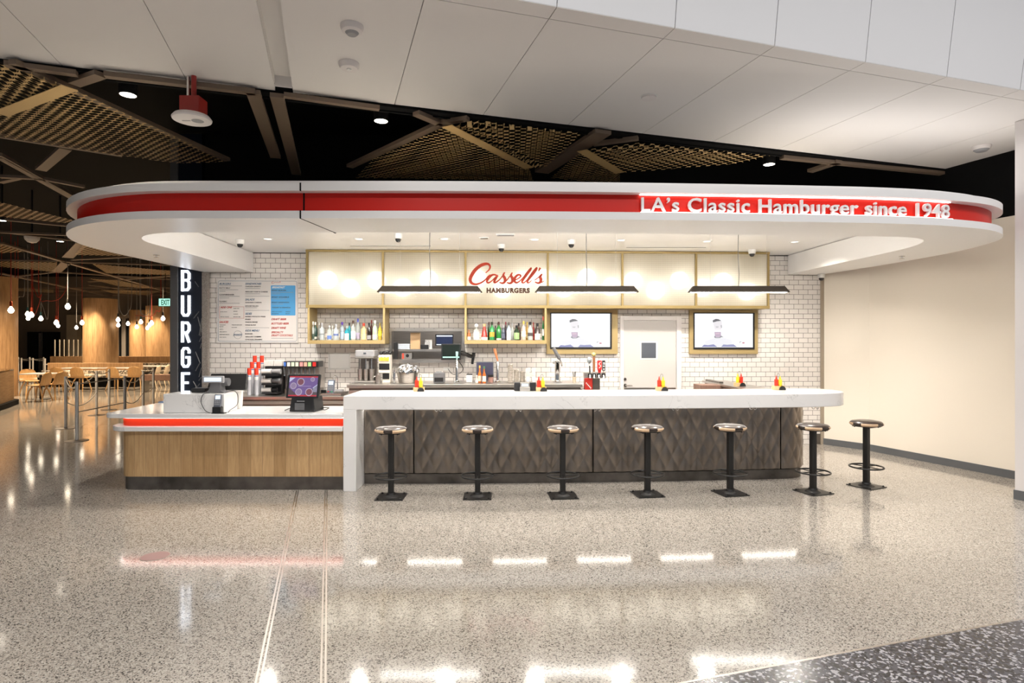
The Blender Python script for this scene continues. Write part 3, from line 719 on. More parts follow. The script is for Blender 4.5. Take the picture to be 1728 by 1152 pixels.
B1 = [ # crop x, width, top, body, cap, label colour, label band, text, depth
 (162,46,258,CL,WHT,(.05,.08,.06),(.1,.55),'clear bottle with white cap in the far corner',.35),
 (203,86,265,(.03,.07,.055),WHT,WHT,(.1,.3),'dark green square bottle with white cap',.25),
 (283,56,266,CL,WHT,(.55,.56,.55),(.15,.4),'slim clear bottle with white cap behind its neighbours',.15),
 (338,96,278,(.40,.44,.45),GRY,(.2,.22,.22),(.5,.6),'faceted silver grey bottle with pale stopper',.345),
 (488,88,332,CL,WHT,(.12,.2,.5),(.12,.5),'clear bottle with round white stopper and blue label',.345),
 (548,56,336,CL,WHT,(.7,.72,.75),(.1,.4),'small clear bottle with white stopper behind',.17),
 (620,106,312,(.42,.46,.47),GRY,(.13,.17,.36),(.45,.65),'smoky clear bottle with silver cap and blue crest',.345),
 (745,88,262,CLB,(.10,.04,.32),(.55,.68,.86),(.1,.7),'pale blue bottle with purple cap',.25),
 (838,82,345,(.02,.28,.36),(.35,.4,.4),WHT,(.02,.75),'teal bottle with a tall white label',.36),
 (888,64,276,(.03,.30,.38),DRK,(.03,.30,.38),(.1,.2),'teal bottle with black cap standing behind',.17),
 (966,94,232,CL,(.06,.03,.02),WHT,(.12,.72),'clear bottle with dark cork and big white label',.33),
 (1060,88,192,CL,(.07,.09,.42),(.55,.5,.68),(.1,.55),'tallest clear bottle with blue cap',.2),
 (1178,108,288,(.72,.48,.22),(.45,.05,.03),(.85,.62,.32),(.05,.6),'amber bottle with orange label and red top',.345),
 (1286,82,278,(.02,.015,.012),DRK,(.3,.3,.32),(.08,.45),'black square bottle with slanted grey label',.345),
 (1334,54,222,(.05,.01,.01),(.42,.03,.02),(.1,.02,.02),(.1,.4),'dark bottle with red cap standing behind',.16),
 (1402,98,232,(.42,.50,.38),WHT,(.62,.72,.55),(.05,.45),'pale green labelled bottle with white cap',.345),
 (1506,76,282,(.6,.42,.06),(.25,.2,.05),(.9,.75,.05),(.4,.85),'yellow and red labelled bottle at the shelf end',.32)]
B2 = [
 (130,80,462,(.35,.12,.04),(.30,.10,.03),(.86,.80,.6),(.05,.55),'shortest amber bottle with cream round label',.35),
 (275,116,372,CL,(.75,.75,.76),(.78,.79,.82),(.06,.85),'squat silver bottle with ball stopper',.345),
 (430,134,342,(.36,.02,.012),(.6,.4,.2),(.8,.74,.66),(.02,.3),'red cone shaped bottle with pale band',.33),
 (522,58,305,(.02,.06,.02),(.08,.02,.015),(.02,.06,.02),(.1,.2),'dark green bottle with maroon cap standing behind',.15),
 (578,98,305,(.03,.22,.07),(.03,.03,.02),(.62,.34,.05),(.3,.7),'green bottle with orange leaf label',.335),
 (645,48,378,(.03,.05,.03),DRK,(.05,.08,.05),(.1,.3),'small dark bottle tucked behind two green ones',.16),
 (710,94,302,(.02,.16,.03),(.05,.02,.015),(.84,.84,.7),(.02,.16),'bright green bottle with pale foot label',.345),
 (798,88,372,(.05,.06,.09),GRY,(.10,.11,.16),(.2,.7),'dark blue grey bottle with silver cap',.35),
 (845,54,302,(.03,.02,.03),(.22,.02,.03),(.05,.02,.03),(.1,.3),'dark bottle with wine red cap standing behind',.15),
 (905,88,312,(.35,.42,.5),(.10,.08,.07),(.80,.82,.84),(.02,.85),'blue grey bottle with tall white label',.345),
 (972,66,332,CL,GRY,(.35,.36,.36),(.1,.5),'clear bottle with silver neck standing behind',.16),
 (1058,104,372,(.02,.04,.02),DRK,(.30,.45,.2),(.1,.8),'squat dark bottle with oval green label',.35),
 (1100,74,326,(.04,.015,.01),DRK,(.06,.02,.012),(.1,.3),'tall brown bottle with black cap standing behind',.15),
 (1194,88,288,(.62,.42,.34),(.62,.45,.1),(.8,.7,.62),(.3,.75),'pink label bottle with gold cap',.345),
 (1262,62,302,(.42,.25,.05),(.55,.38,.08),(.6,.45,.2),(.2,.5),'amber bottle with gold neck standing behind',.15),
 (1322,104,305,CL,DRK,(.06,.05,.05),(.35,.65),'clear bottle with a slanted black label',.35),
 (1384,44,312,(.28,.02,.02),(.45,.05,.04),(.3,.03,.03),(.1,.3),'thin red bottle standing behind',.17),
 (1462,108,332,(.04,.03,.03),DRK,(.80,.76,.66),(.04,.62),'black capped bottle with square cream label',.345),
 (1572,90,202,(.02,.12,.04),(.55,.04,.025),(.84,.82,.78),(.3,.75),'tallest green bottle with red cap and white label',.3)]
def bottles(L, ox, oy, sc, zs, where, base, zl0, zl1):
    used = []
    for (cx, wd, top_, body, cap, lc, (l0, l1), txt, d) in L:
        x = ox+cx/sc; u = WU(x, d); Y = WYd(u, d); r = wd/sc*Y/F/2*1.04
        r = min(r, .054, u-zl0-.004, zl1-u-.004)
        for (uu_, dd_, r_) in used: r = min(r, math.hypot(u-uu_, d-dd_)-r_-.0015)
        r = max(r, .016)/1.025; used.append((u, d, r*1.025)); h = (base-(oy+top_/sc))*Y/F*.985
        t = wthing('liquor_bottle', '%s, shelf %s' % (txt, where), 'bottle', u, d, zs, 'bottles on the shelf '+where)
        bh = h*.66; nr = r*.34
        if 'cone' in txt: prof = [(r*.96, 0), (r, .006), (r*.92, bh*.35), (nr*1.3, h*.72), (nr, h*.86)]
        else: prof = [(r*.9, .0005), (r, .005), (r, bh*.92), (r*.86, bh), (nr*1.25, bh*1.12), (nr, bh*1.18), (nr, h*.86)]
        bmt = body if not isinstance(body, tuple) else bcol(body)
        sq = any(q in txt for q in ('square', 'squat', 'faceted'))
        MB().lathe(prof, n=16).build('body', bmt, t)
        cr = nr*1.35 if 'ball' not in txt else nr*2
        if 'ball' in txt or 'round white' in txt: MB().ball((0,0,h*.86+cr*.8), cr, 12).build('cap', bcol(cap, .3), t)
        else: MB().lathe([(cr, h*.84), (cr, h*.99), (cr*.8, h)], n=12).build('cap', bcol(cap, .3), t)
        MB().lathe([(r*1.015, bh*.95*l0), (r*1.02, bh*.95*l0+.002), (r*1.02, bh*.95*l1)], n=16, a0=-PI*.93, a1=-PI*.07).build('label', bcol(lc, .5), t)
bottles(B1, 515, 520, 11.92, zs1, 'beside the menu board', 573.2, WU(519, LD)+.03, WU(649.5, LD)-.03)
bottles(B2, 780, 515, 11.52, zs2, 'below the script sign', 572.8, WU(784, LD)+.03, WU(922.5, LD)-.03)

# televisions in brass surrounds
def tele(x0, x1, y0, y1, sx0, sx1, sy0, sy1, label):
    t = wt('television', label, 'television', (x0+x1)/2, .06, WZ((x0+x1)/2, y1, .06), 'televisions on the tiled wall')
    D = .06
    WB(t).px(x0, x1, y0, y1, D, .058, zmax=zb-.024).build('surround', M['brass_in'], t, False)
    WB(t).px(sx0-2, sx1+3, sy0-1.5, sy1+3.2, D+.012, .01).build('bezel', M['black_plastic'], t, False)
    scn_ = WB(t).px(sx0, sx1, sy0, sy1, D+.016, .004).build('screen', M['tv'], t, False)
    k_ = (sx1-sx0)/99.5; X = lambda q: WU(sx0+(q-128)/12.12*k_, D+.018); Z = lambda q: WZ((sx0+sx1)/2, sy0+(q-225)/12.12*k_, D+.018)
    def shp(pts, name, c, e, nm='picture'):
        mb = WB(t); mb.prism([(X(a), Z(b)) for a, b in pts], D+.016, D+.0172+.0001*len(scn_.children), 'y'); return mb.build('screen_picture', em(name, c, e), scn_, False)
    shp([(505,405),(500,365),(560,335),(620,340),(680,375),(590,385),(520,405)], 'tv_hair', (.20,.2,.22), .8)
    shp([(512,410),(600,390),(690,385),(692,520),(672,560),(545,560),(525,500)], 'tv_face', (.86,.83,.86), 1.0)
    shp([(535,605),(670,605),(672,680),(650,715),(570,715),(545,680)], 'tv_beard', (.66,.52,.66), .85)
    shp([(560,635),(640,632),(640,645),(560,648)], 'tv_mouth', (.85,.62,.72), .95)
    shp([(560,490),(625,488),(620,512),(590,520),(562,510)], 'tv_eye', (.72,.70,.72), .9)
    shp([(665,465),(690,462),(692,520),(672,520)], 'tv_eye', (.55,.53,.55), .9)
    shp([(525,715),(545,680),(570,718),(640,718),(672,680),(725,715),(690,712),(640,735),(560,735)], 'tv_collar', (.35,.35,.38), .9)
    shp([(340,915),(345,790),(430,765),(520,735),(725,730),(870,765),(900,800),(900,915)], 'tv_shirt', (.88,.88,.92), 1.0)
    shp([(270,915),(320,870),(400,880),(520,862),(590,915)], 'tv_arm', (.34,.36,.66), .8)
    shp([(675,915),(720,865),(800,872),(930,862),(1000,915)], 'tv_arm', (.40,.42,.70), .8)
    shp([(1115,820),(1160,820),(1160,845),(1115,845)], 'tv_mark', (.62,.25,.3), .9)
    shp([(1055,835),(1065,800),(1095,800),(1092,812),(1072,815),(1063,838)], 'tv_mark', (.5,.5,.52), .9)
    MB  # keep
tele(922.5, 1042.5, 519, 597, 930.5, 1029.5, 529, 585.5, 'wall television in a brass surround right of the bottle shelf, next to the door')
tele(1164, 1279, 519.5, 597, 1172.5, 1270.5, 529, 586, 'wall television in a brass surround beyond the door, nearest the cream wall')
# menu board
mn = wt('menu_board', 'white framed menu board with a blue breakfast box on the tiled wall', 'menu board', 434, .02, WZ(434, 577, .02))
MX = lambda q: WU(340+q/7.68, .02); MZ = lambda q: WZ(434, 450+q/7.68, .02)
mpan = mat('menu_white', (.82,.79,.765), .45); mblk = mat('menu_black', (.07,.065,.07), .6); mblue = mat('menu_heading_blue', (.10,.17,.27), .6); mred = mat('menu_heading_red', (.5,.05,.04), .6)
WB(mn).w(MX(200), MX(1248), .001, .02, MZ(985), MZ(165)).build('panel', mpan, mn, False)
mb = WB(mn); rr = rrect(MX(217), MX(1236), MZ(965), MZ(184), .025); mb.tube([(a, -.0205, b) for a, b in rr], .0025, 6, True); mb.build('border_line', mblue, mn, False)
WB(mn).prism(rrect(MX(900), MX(1218), MZ(630), MZ(240), .012), .02, .022, 'y').build('breakfast_panel', mat('menu_blue', (.085,.37,.72), .5), mn, False)
def mtext(rows, name, m_, size, shear=0, off=0, d=.0225):
    mb = WB(mn)
    for (s_, x, y, *e) in rows:
        wd = (MX(e[0])-MX(x)) if e else None
        mb.text(s_, MX(x), MZ(y), size, .001, shear=shear, off=off, y=-d, width=wd)
    mb.build(name, m_, mn, False)
mtext([('BURGERS',232,235,385),('SANDWICHES',568,232,778),('SALADS',568,436,690),('SIDES',568,620,655),('KIDS MENU',568,838,752)], 'blue_heading', mblue, .042, .3, .0012)
mtext([('ADD ONS',245,537,398),('SAUCES',232,727,352),('DRAFT BEER',905,690,1098),('BOTTLED BEER',905,747,1132),('DRAFT WINE',905,803,1098),('SPECIALTY',905,860,1065),('DRAFT COCKTAILS',905,900,1185)], 'red_heading', mred, .042, .3, .0012)
mtext([('PATTY MELT',232,283,375),('CHAINBREAKER',232,369,425),('CLASSIC',232,458,330),('CHICKEN SANDO',568,263,768),('GRILLED HAM & CHEESE',568,331,860),('CHICKEN CAESAR',568,469,782),('HOUSE SALAD',568,516,738),
       ('SWEET POTATO FRIES',568,652,830),('FRIES',568,688,637),('ONION RINGS',568,724,727),('COLE SLAW',568,761,708),('BURGER',568,875,665),('GRILLED CHEESE',568,913,773),('CHICKEN FINGERS',568,949,788),
       ("B'FAST BURGER",912,312,1100),("B'FAST SCRAMBLE",912,399,1135),("B'FAST SANDWICH",912,468,1135),('YOGURT & GRANOLA',912,534,1155)], 'item_lettering', mblk, .024, 0, .0008)
mtext([('EXTRA PATTY',245,588,335),('GRILLED ONIONS',245,654,355),('FRIED EGG',415,545,490),('BACON',415,582,465),('SAUSAGE',415,617,473),('MUSHROOMS',415,654,505),('THOUSAND',236,758,313),('ISLAND',236,780,287),('RANCH',236,814,284),
       ('SPICY MAYO',236,847,328),('MUSTARD MAYO',236,882,360),('SPICY MAYO',236,917,322),('YELLOW MUSTARD',392,757,526),('KETCHUP',392,790,460),('SIDE OF TOAST',915,586,1045),('BAGUETTE',915,611,1000),('FRESH',1090,586,1150),('FRUIT',1090,611,1145)], 'small_lettering', mblk, .015, 0, .0004)
mtext([('BREAKFAST',915,277,1085)], 'breakfast_heading', M['white'], .042, .3, .0015)
mtext([('SHAKES',412,892,530)], 'shakes_heading', mblue, .04, .3, .001)
mb = WB(mn)
for x0, x1, y in ((568,880,380),(568,880,564),(568,880,790)): mb.w(MX(x0), MX(x1), .02, .0215, MZ(y+2), MZ(y-2))
for x0, x1, y in ((232,525,248),(232,475,299),(232,310,318),(232,495,383),(232,360,405),(232,495,472),(568,760,282),(568,760,350),(568,720,530),(912,1190,330),(912,1020,350),(912,1110,415),(912,1060,483),(905,1190,925)): mb.w(MX(x0), MX(x1), .02, .0226, MZ(y+2.5), MZ(y-2.5))
mb.tube([(MX(472)+.062*math.cos(a*PI/20), -.021, MZ(880)+.062*math.sin(a*PI/20)) for a in range(40)], .0022, 6, True); mb.build('rule_line', mat('menu_grey', (.3,.3,.32), .6), mn, False)
mb = WB(mn)
for a, b in (((232,518),(245,518)), ((400,518),(550,518)), ((550,518),(550,668)), ((550,668),(232,668)), ((232,668),(232,518))):
    mb.tube([(MX(a[0]), -.0205, MZ(a[1])), (MX(b[0]), -.0205, MZ(b[1]))], .002, 6)
mb.build('addon_border', mred, mn, False)
mb = WB(mn); mb.ribbon(crom([(MX(x), MZ(y)) for x, y in ((935,190),(912,200),(915,215),(945,205),(960,200),(975,205),(990,200),(1005,205),(1020,190),(1025,205))], 4), .004, .003); mb.M = mb.M
mb.v = [(x, y-.022, z) for x, y, z in mb.v]; mb.build('script_mark', mred, mn, False)
# steel fitting on the wall
ap = wt('wall_access_panel', 'plain white access panel on the tiles beside the drink mixer', 'panel', 572, .02, WZ(572, 622, .02)); WB(ap).px(555.5, 589.5, 596, 622, .022, .02).build('cover', M['white'], ap, False, .004)
WB(ap).px(553.8, 591.2, 594.5, 623.5, .006, .005).build('flange', M['white'], ap, False)
# door in the tiled wall
dr = bpy.data.objects.new('door_1', None); COL.objects.link(dr); dr['kind'] = 'structure'; dr['label'] = 'white service door with a small square window between the televisions'
du = WU(1097, .02); dr.location = WP(du, .02, 0); dr.rotation_euler.z = WA; dr['_o'] = (du, .02, 0)
X0, X1, X2, X3 = [WU(q, .03) for q in (1046.5, 1052.5, 1141.5, 1150)]
zt_, zl_ = WZ(1097, 533, .03), WZ(1097, 540.5, .03)
mb = WB(dr); mb.w(X0, X1, .001, .04, 0, zt_).w(X2, X3, .001, .04, 0, zt_).w(X1, X2, .001, .04, zl_, zt_); mb.build('door_frame', M['offwhite'], dr, False, .004)
WB(dr).w(X1+.004, X2-.004, .003, .02, .01, zl_-.004).build('door_leaf', mat('door_paint', (.60,.57,.545), .5), dr, False)
WB(dr).px(1080, 1109.5, 576, 606.5, .026, .006).build('window_bead', M['white'], dr, False)
WB(dr).px(1082.5, 1107, 578, 604, .029, .003).build('window_pane', mat('door_glass', (.10,.11,.13), .08), dr, False)
a = WU(1055.5, .05); z = WZ(1055.5, 650, .05)
mb = WB(dr); mb.cyl((a, -.02, z), (a, -.045, z), .026, n=16).tube([(a, -.045, z), (a, -.06, z), (a+.02, -.062, z), (a+.11, -.062, z-.002)], .009, 8); mb.build('lever_handle', M['steel_dark'], dr)
WB(dr).cyl((a, -.02, WZ(1055, 639.5, .05)), (a, -.034, WZ(1055, 639.5, .05)), .022, n=16).build('deadbolt', M['steel_dark'], dr)
WB(dr).w(X1+.01, X2-.01, .02, .023, .85, WZ(1097, 654, .02)).build('push_plate', M['steel'], dr, False)
# pass-through frame and shelf
pw = wt('pass_through_frame', 'steel frame and shelf of the kitchen pass-through hatch', 'hatch', 720, .03, WZ(720, 610, .03))
a0, a1 = WU(657.5, .04), WU(784, .04); z0, z1 = WZ(720, 610.5, .04), WZ(720, 554.5, .04)
mb = WB(pw); mb.w(a0, hx0+.012, -.15, .04, z0, z1).w(hx1-.012, a1, -.15, .04, z0, z1).w(hx0+.012, hx1-.012, -.15, .04, hz1-.015, z1); mb.build('frame', M['steel'], pw, False)
WB(pw).w(a0-.005, a1-.0, -.35, .13, z0-.012, hz0+.012).build('sill', M['steel'], pw, False)
zsh = WZ(720, 589, -.05)
WB(pw).w(hx0+.012, hx1-.012, -.5, -.03, zsh-.035, zsh).build('shelf', M['steel'], pw, False)
zsill = hz0+.0125
def pbox(name, label, cat, x0, x1, y0, d, dep, zb_, mt, group=None, bevel=.003):
    t = wt(name, label, cat, (x0+x1)/2, d, zb_, group); xm = (x0+x1)/2
    WB(t).w(WU(x0, d), WU(x1, d), d-dep, d, zb_, WZ(xm, y0, d)).build('body', mt, t, False, bevel); return t
t = pbox('speaker', 'narrow black box standing on edge in the hatch corner', 'speaker', 664.5, 671, 577, .02, .045, zsill, M['black_plastic'])
for i in range(3):
    zz = zsh+.001+i*.029
    t = wt('takeout_box', ['bottom', 'middle', 'top'][i]+' pale carton of the three stacked on the hatch shelf', 'carton', 681, -.08, zz, 'cartons on the hatch shelf')
    WB(t).w(WU(671.5, -.08), WU(691, -.08), -.3, -.08, zz, zz+.0265).build('body', mat('carton_blue_white', (.62,.68,.76), .5), t, False, .003)
t = pbox('cardboard_sheet', 'tall tan cardboard sheet leaning upright on the hatch shelf', 'cardboard', 692.5, 709, 561, -.12, .03, zsh+.001, M['tan'])
t = pbox('printed_box', 'low box with red edge and dark printing under the hatch shelf', 'box', 677, 695, 595, -.07, .2, zsill, M['steel'])
WB(t).px(678.5, 681.5, 596, 605, -.0695, .002).build('red_print', M['cup_red'], t, False); WB(t).prism(circ(WU(687.5,-.069), WZ(687,600,-.069), .026), -.07, -.0685, 'y').build('dark_print', M['black_plastic'], t, False)
t = pbox('paper_notice', 'small white printed notice standing on the hatch shelf', 'notice', 717, 729, 573, -.14, .01, zsh+.001, M['white'])
mb = WB(t)
for i in range(4): mb.px(718.5+i*2, 719.7+i*2, 575+i % 2, 586-i % 3, -.139, .001)
mb.build('print', M['midgrey'], t, False)
t = pbox('black_case', 'low black case before the white notice on the hatch shelf', 'case', 709.5, 723, 581.5, -.06, .07, zsh+.001, M['black_plastic'])
t = wt('kitchen_monitor', 'monitor with a bluish list screen inside the hatch', 'monitor', 749.5, -.2, zsh+.001)
WB(t).px(734.5, 765, 564, 583.5, -.2, .03).build('casing', M['black_plastic'], t, False); WB(t).px(736.5, 763.5, 568.5, 580, -.199, .002).build('screen', mat('screen_navy', (.02,.03,.08), .2, emit=(.02,.03,.07), estr=.6), t, False)
WB(t).px(736.5, 763.5, 565.5, 567.8, -.199, .002).build('title_bar', M['lcd'], t, False); WB(t).px(736.5, 763.5, 580.5, 582, -.199, .002).build('status_bar', M['lcd'], t, False)
WB(t).w(WU(745,-.25), WU(755,-.25), -.3, -.22, zsh+.001, WZ(750, 583, -.25)).build('stand', M['black_plastic'], t, False)
mo = wt('order_monitor', 'black monitor on a wall arm before the hatch sill', 'monitor', 761, .30, WZ(761, 607, .3))
WB(mo).px(744.5, 777.5, 580, 607, .30, .035).build('casing', M['black_plastic'], mo, False, .004)
WB(mo).px(746.5, 775.5, 582, 604, .302, .003).build('screen', mat('screen_green_black', (.012,.018,.015), .15), mo, False)
WB(mo).px(747, 775, 601.5, 603.5, .303, .002).build('status_bar', mat('screen_teal', (.3,.6,.55), .4, emit=(.3,.6,.55), estr=.8), mo, False)
mb = WB(mo); uu = lambda x, d: (WU(x, d), -d)
pts = [(*uu(774, .22), WZ(774, 594, .22)), (*uu(784, .2), WZ(784, 597, .2)), (*uu(795, .16), WZ(795, 601, .16)), (*uu(799, .1), WZ(799, 599, .1)), (*uu(799, .004), WZ(799, 600, .02))]
mb.tube(pts, [.03, .035, .03, .03, .0301], 10); mb.cyl((*uu(799.5, .11), WZ(799, 595, .1)), (*uu(797, .11), WZ(797, 614, .1)), .028, .02, 10); mb.build('arm', M['black_plastic'], mo)
mb = WB(mo); mb.tube(crom([(*uu(772, .2), WZ(772, 607, .2)), (*uu(781, .15), WZ(781, 620, .15)), (*uu(777, .1), WZ(777, 629, .1)), (*uu(764, .06), WZ(764, 631, .06)), (*uu(756, .03), WZ(756, 622, .03))], 6), .005, 6); mb.build('cable', M['black_plastic'], mo)
so = wt('wall_socket', 'white wall socket under the hatch sill', 'socket', 753, .012, WZ(753, 625.5, .01)); WB(so).px(748, 759, 619, 625.5, .012, .011).build('plate', M['white'], so, False, .002)

# ------------------------------------------------------------------ back bar, beverage counter, return counter
BD = .86; bz = 1.05
bb = wt('back_bar', 'long stainless steel back bar along the tiled wall', 'counter', 785, BD, 0)
u0, u1 = WU(585, BD), WU(983, BD)
WB(bb).w(u0, u1, .02, BD, bz-.05, bz).build('worktop', M['steel'], bb, False, .004)
WB(bb).w(u0+.02, u1-.02, .02, BD-.06, .02, bz-.055).build('carcass', M['steel_dark'], bb, False)
n = 6
for i in range(n):
    a = u0+.03+(u1-u0-.06)*i/n; b = u0+.03+(u1-u0-.06)*(i+1)/n-.02
    WB(bb).w(a, b, BD-.058, BD-.035, .12, bz-.09).build('door', M['steel'], bb, False, .003)
bc = wt('beverage_counter', 'low stainless counter under the cup and soda station', 'counter', 484, .92, 0)
u2, u3 = WU(383, .92), WU(583, .92)
cz = .885
WB(bc).w(u2, u3, .02, .92, cz-.045, cz).build('worktop', M['steel'], bc, False, .004)
WB(bc).w(u2+.01, u3-.01, .02, .88, .02, cz-.05).build('carcass', M['steel_dark'], bc, False)
for i in range(2): WB(bc).w(u2+.01, u3-.02, .881, .905, cz-.115-.07*i, cz-.065-.07*i).build('rail', mat('rail_steel', (.34,.31,.28), .4, .3), bc, False, .003)
rc = thing('return_counter', 'wood sided counter with steel top running from the bar end to the wall', 'counter', (3.2, 8.6, 0))
T = Matrix.Translation((-3.2, -8.6, 0))
MB(T).box(3.03, 3.40, 7.72, 9.45, 1.02, 1.052).build('worktop', M['steel'], rc, False, .003)
MB(T).box(3.06, 3.38, 7.74, 9.40, .02, 1.018).build('carcass', M['brown_wood'], rc, False)
MB(T).box(2.74, 3.055, 8.62, 8.95, .02, 1.035).build('end_cabinet', M['brown_wood'], rc, False, .003)
for i in range(3): MB(T).box(3.045, 3.058, 7.9+.5*i, 8.36+.5*i if i < 1 else 8.3+.0, .1, .95).build('side_door', M['brown_wood'], rc, False) if i < 1 else None
MB(T).box(3.06, 3.12, 8.75, 9.38, 1.053, 1.075).build('tray', M['steel_dark'], rc, False)

# ---- beverage station
def cupstack(x, ytop, d, label, wd=6.6):
    u = WU(x, d); Y = WYd(u, d); r = wd*Y/F/2; zt = WZ(x, ytop, d)-cz
    t = wthing('cup_stack', label, 'cup stack', u, d, cz, 'tall sleeves of paper cups with red tops')
    n = 16; prof = []
    zz = zt-.17
    for i in range(n): z = .001+zz*i/n; prof += [(r*.9, z), (r, z+zz/n*.85), (r, z+zz/n*.98)]
    MB().lathe(prof, n=14).build('cups', mat('cup_pale_grey', (.50,.51,.55), .4), t)
    MB().lathe([(r*.95, zz), (r*.98, zt-.075)], n=14).build('upper_cup', M['cup'], t)
    MB().lathe([(r*.99, zz+.05), (r*.99, zz+.062)], n=14).build('blue_band', M['cup_blue'], t)
    MB().lathe([(r*.98, zt-.1), (r, zt)], n=14).build('red_band', M['cup_red'], t)
for x, y, d, s_ in ((420.6, 621, .68, 'front row red topped cup sleeve nearer the register'), (432.8, 621, .68, 'front row red topped cup sleeve nearer the cup dispenser'),
        (425.2, 610.5, .52, 'middle row red topped cup sleeve nearer the register'), (436.2, 610.5, .52, 'middle row red topped cup sleeve nearer the cup dispenser'),
        (430, 600, .36, 'back row red topped cup sleeve, tallest, nearer the register'), (442, 600, .36, 'back row red topped cup sleeve, tallest, nearer the lids')):
    cupstack(x, y, d, s_)
cd = wt('cup_dispenser', 'black dispenser holding three rows of sideways cups', 'cup dispenser', 459, .6, cz)
mb = WB(cd); mb.px(447, 475, 618, 667, .50, .34, zmin=cz+.001); mb.build('housing', M['black_plastic'], cd, False, .006)
for i, (ya, yb) in enumerate(((622, 631), (638, 647), (653.5, 662))):
    for (xa, xb, mt_) in ((442, 458, M['cup']), (459, 474 if i < 2 else 468, [M['midgrey'], M['grey_plastic'], M['black_plastic']][i])):
        dd = .64; zc_ = WZ(450, (ya+yb)/2, dd); r = (yb-ya)/2*.0088
        WB(cd).cyl((WU(xa, dd), -dd, zc_), (WU(xb, dd), -dd, zc_), r*.85, r, 16).build('cup' if mt_ is M['cup'] else 'cup_tube', mt_, cd)
    WB(cd).px(441, 468, yb, yb+2.6, .70, .2, zmin=cz+.001).build('ledge', M['black_plastic'], cd, False)
ztop = WZ(460, 617.6, .5)
for xa, xb, s_ in ((445, 461, 'stack of white lids on the dispenser, nearer the red cups'), (462, 476, 'stack of white lids on the dispenser, nearer the soda taps')):
    t = wt('lid_stack', s_, 'lids', (xa+xb)/2, .42, ztop, 'lids on the cup dispenser')
    mb = WB(t); ua, ub = WU(xa, .5), WU(xb, .5)
    for i in range(8): mb.w(ua+(ub-ua)*i/8, ua+(ub-ua)*(i+.82)/8, .34, .5, ztop, WZ(460, 608, .5))
    mb.build('lids', M['cup'], t, False, .004)
sf = wt('soda_fountain', 'eight valve soda fountain with coloured flavour buttons', 'soda fountain', 505, .6, cz)
WB(sf).px(481, 539, 611, 666, .38, .3, zmin=cz+.001).build('cabinet', M['steel'], sf, False, .006)
WB(sf).px(478.5, 537, 609.5, 619.5, .62, .26).build('valve_head', M['black_plastic'], sf, False, .006)
WB(sf).px(480, 537, 656, 667, .68, .29, zmin=cz+.001).build('drip_tray', M['steel_dark'], sf, False, .004)
cols = [(.05,.15,.5), (.7,.7,.68), (.6,.72,.55), (.72,.74,.6), (.75,.3,.3), (.72,.4,.3), (.35,.6,.25), (.6,.02,.015)]
for i, x in enumerate((479.8, 487, 494, 501, 508.3, 515.3, 522.3, 530.3)):
    WB(sf).px(max(478.8, x-2.6), x+2.6, 611, 618, .625, .006).build('flavour_button', bcol(cols[i], .4), sf, False)
    WB(sf).cyl((WU(x, .56), -.56, WZ(x, 619.5, .56)), (WU(x, .56), -.56, WZ(x, 631, .56)), .021, .012, 10).build('nozzle', M['grey_plastic'], sf)
    WB(sf).px(x-1.0, x+1.5, 620, 634, .52, .015).build('lever', M['chrome'], sf, False)
sk = wt('hand_sink', 'small steel hand sink with gooseneck tap by the beverage counter end', 'sink', 566, .55, cz)
a, b = WU(549, .6), WU(581, .6)
mb = WB(sk); mb.w(a, b, .35, .36, cz+.001, cz+.03).w(a, b, .80, .81, cz+.001, cz+.03).w(a, a+.01, .36, .8, cz+.001, cz+.03).w(b-.01, b, .36, .8, cz+.001, cz+.03).w(a, b, .36, .8, cz+.001, cz+.004); mb.build('basin', M['steel'], sk, False)
x = WU(569, .4); mb = WB(sk); mb.tube(crom([(x, -.39, cz+.02), (x, -.39, cz+.22), (x-.01, -.41, cz+.26), (x-.03, -.45, cz+.265), (x-.04, -.48, cz+.22)], 6), .009, 8); mb.build('gooseneck_tap', M['chrome'], sk)
WB(sk).w(x-.06, x+.09, .37, .42, cz+.031, cz+.06).build('tap_deck', M['midgrey'], sk, False)

# ---- on the back bar
Z = bz+.001
dm = wt('drink_mixer', 'grey three spindle drink mixer on the back bar', 'drink mixer', 618, .5, Z)
c0 = WU(618, .5); hh = WZ(618, 590.5, .5)-Z; W2 = .142
WB(dm).w(c0-W2, c0+W2, .3, .66, Z, Z+.035).build('base', M['steel'], dm, False, .008)
WB(dm).w(c0-W2+.01, c0+W2-.01, .3, .42, Z+.036, Z+hh*.74).build('back_body', M['steel_dark'], dm, False, .01)
WB(dm).w(c0-W2, c0+W2, .3, .60, Z+hh*.8, Z+hh).build('motor_head', M['midgrey'], dm, False, .012)
WB(dm).w(c0-W2+.005, c0+W2-.005, .3, .62, Z+hh*.741, Z+hh*.799).build('head_rim', M['steel'], dm, False, .008)
for q in (-.085, 0, .085):
    WB(dm).cyl((c0+q, -.52, Z+hh*.74), (c0+q, -.52, Z+hh*.3), .007, n=8).build('spindle', M['chrome'], dm)
    WB(dm).lathe([(.03, Z+.036), (.036, Z+.12), (.04, Z+hh*.42)], (c0+q, -.52, 0), 14).build('mixing_cup', M['steel'], dm)
WB(dm).w(c0-.025, c0+.02, .42, .423, Z+hh*.40, Z+hh*.66).build('instruction_label', M['white'], dm, False)
WB(dm).w(c0-.02, c0+.02, .6, .602, Z+hh*.88, Z+hh*.93).build('nameplate', M['chrome'], dm, False)
pk = wt('condiment_rack', 'cream rack of packets with a yellow row and black windows', 'rack', 649, .5, Z)
a, b = WU(639, .55), WU(658, .55); zz = lambda y: WZ(649, y, .55)
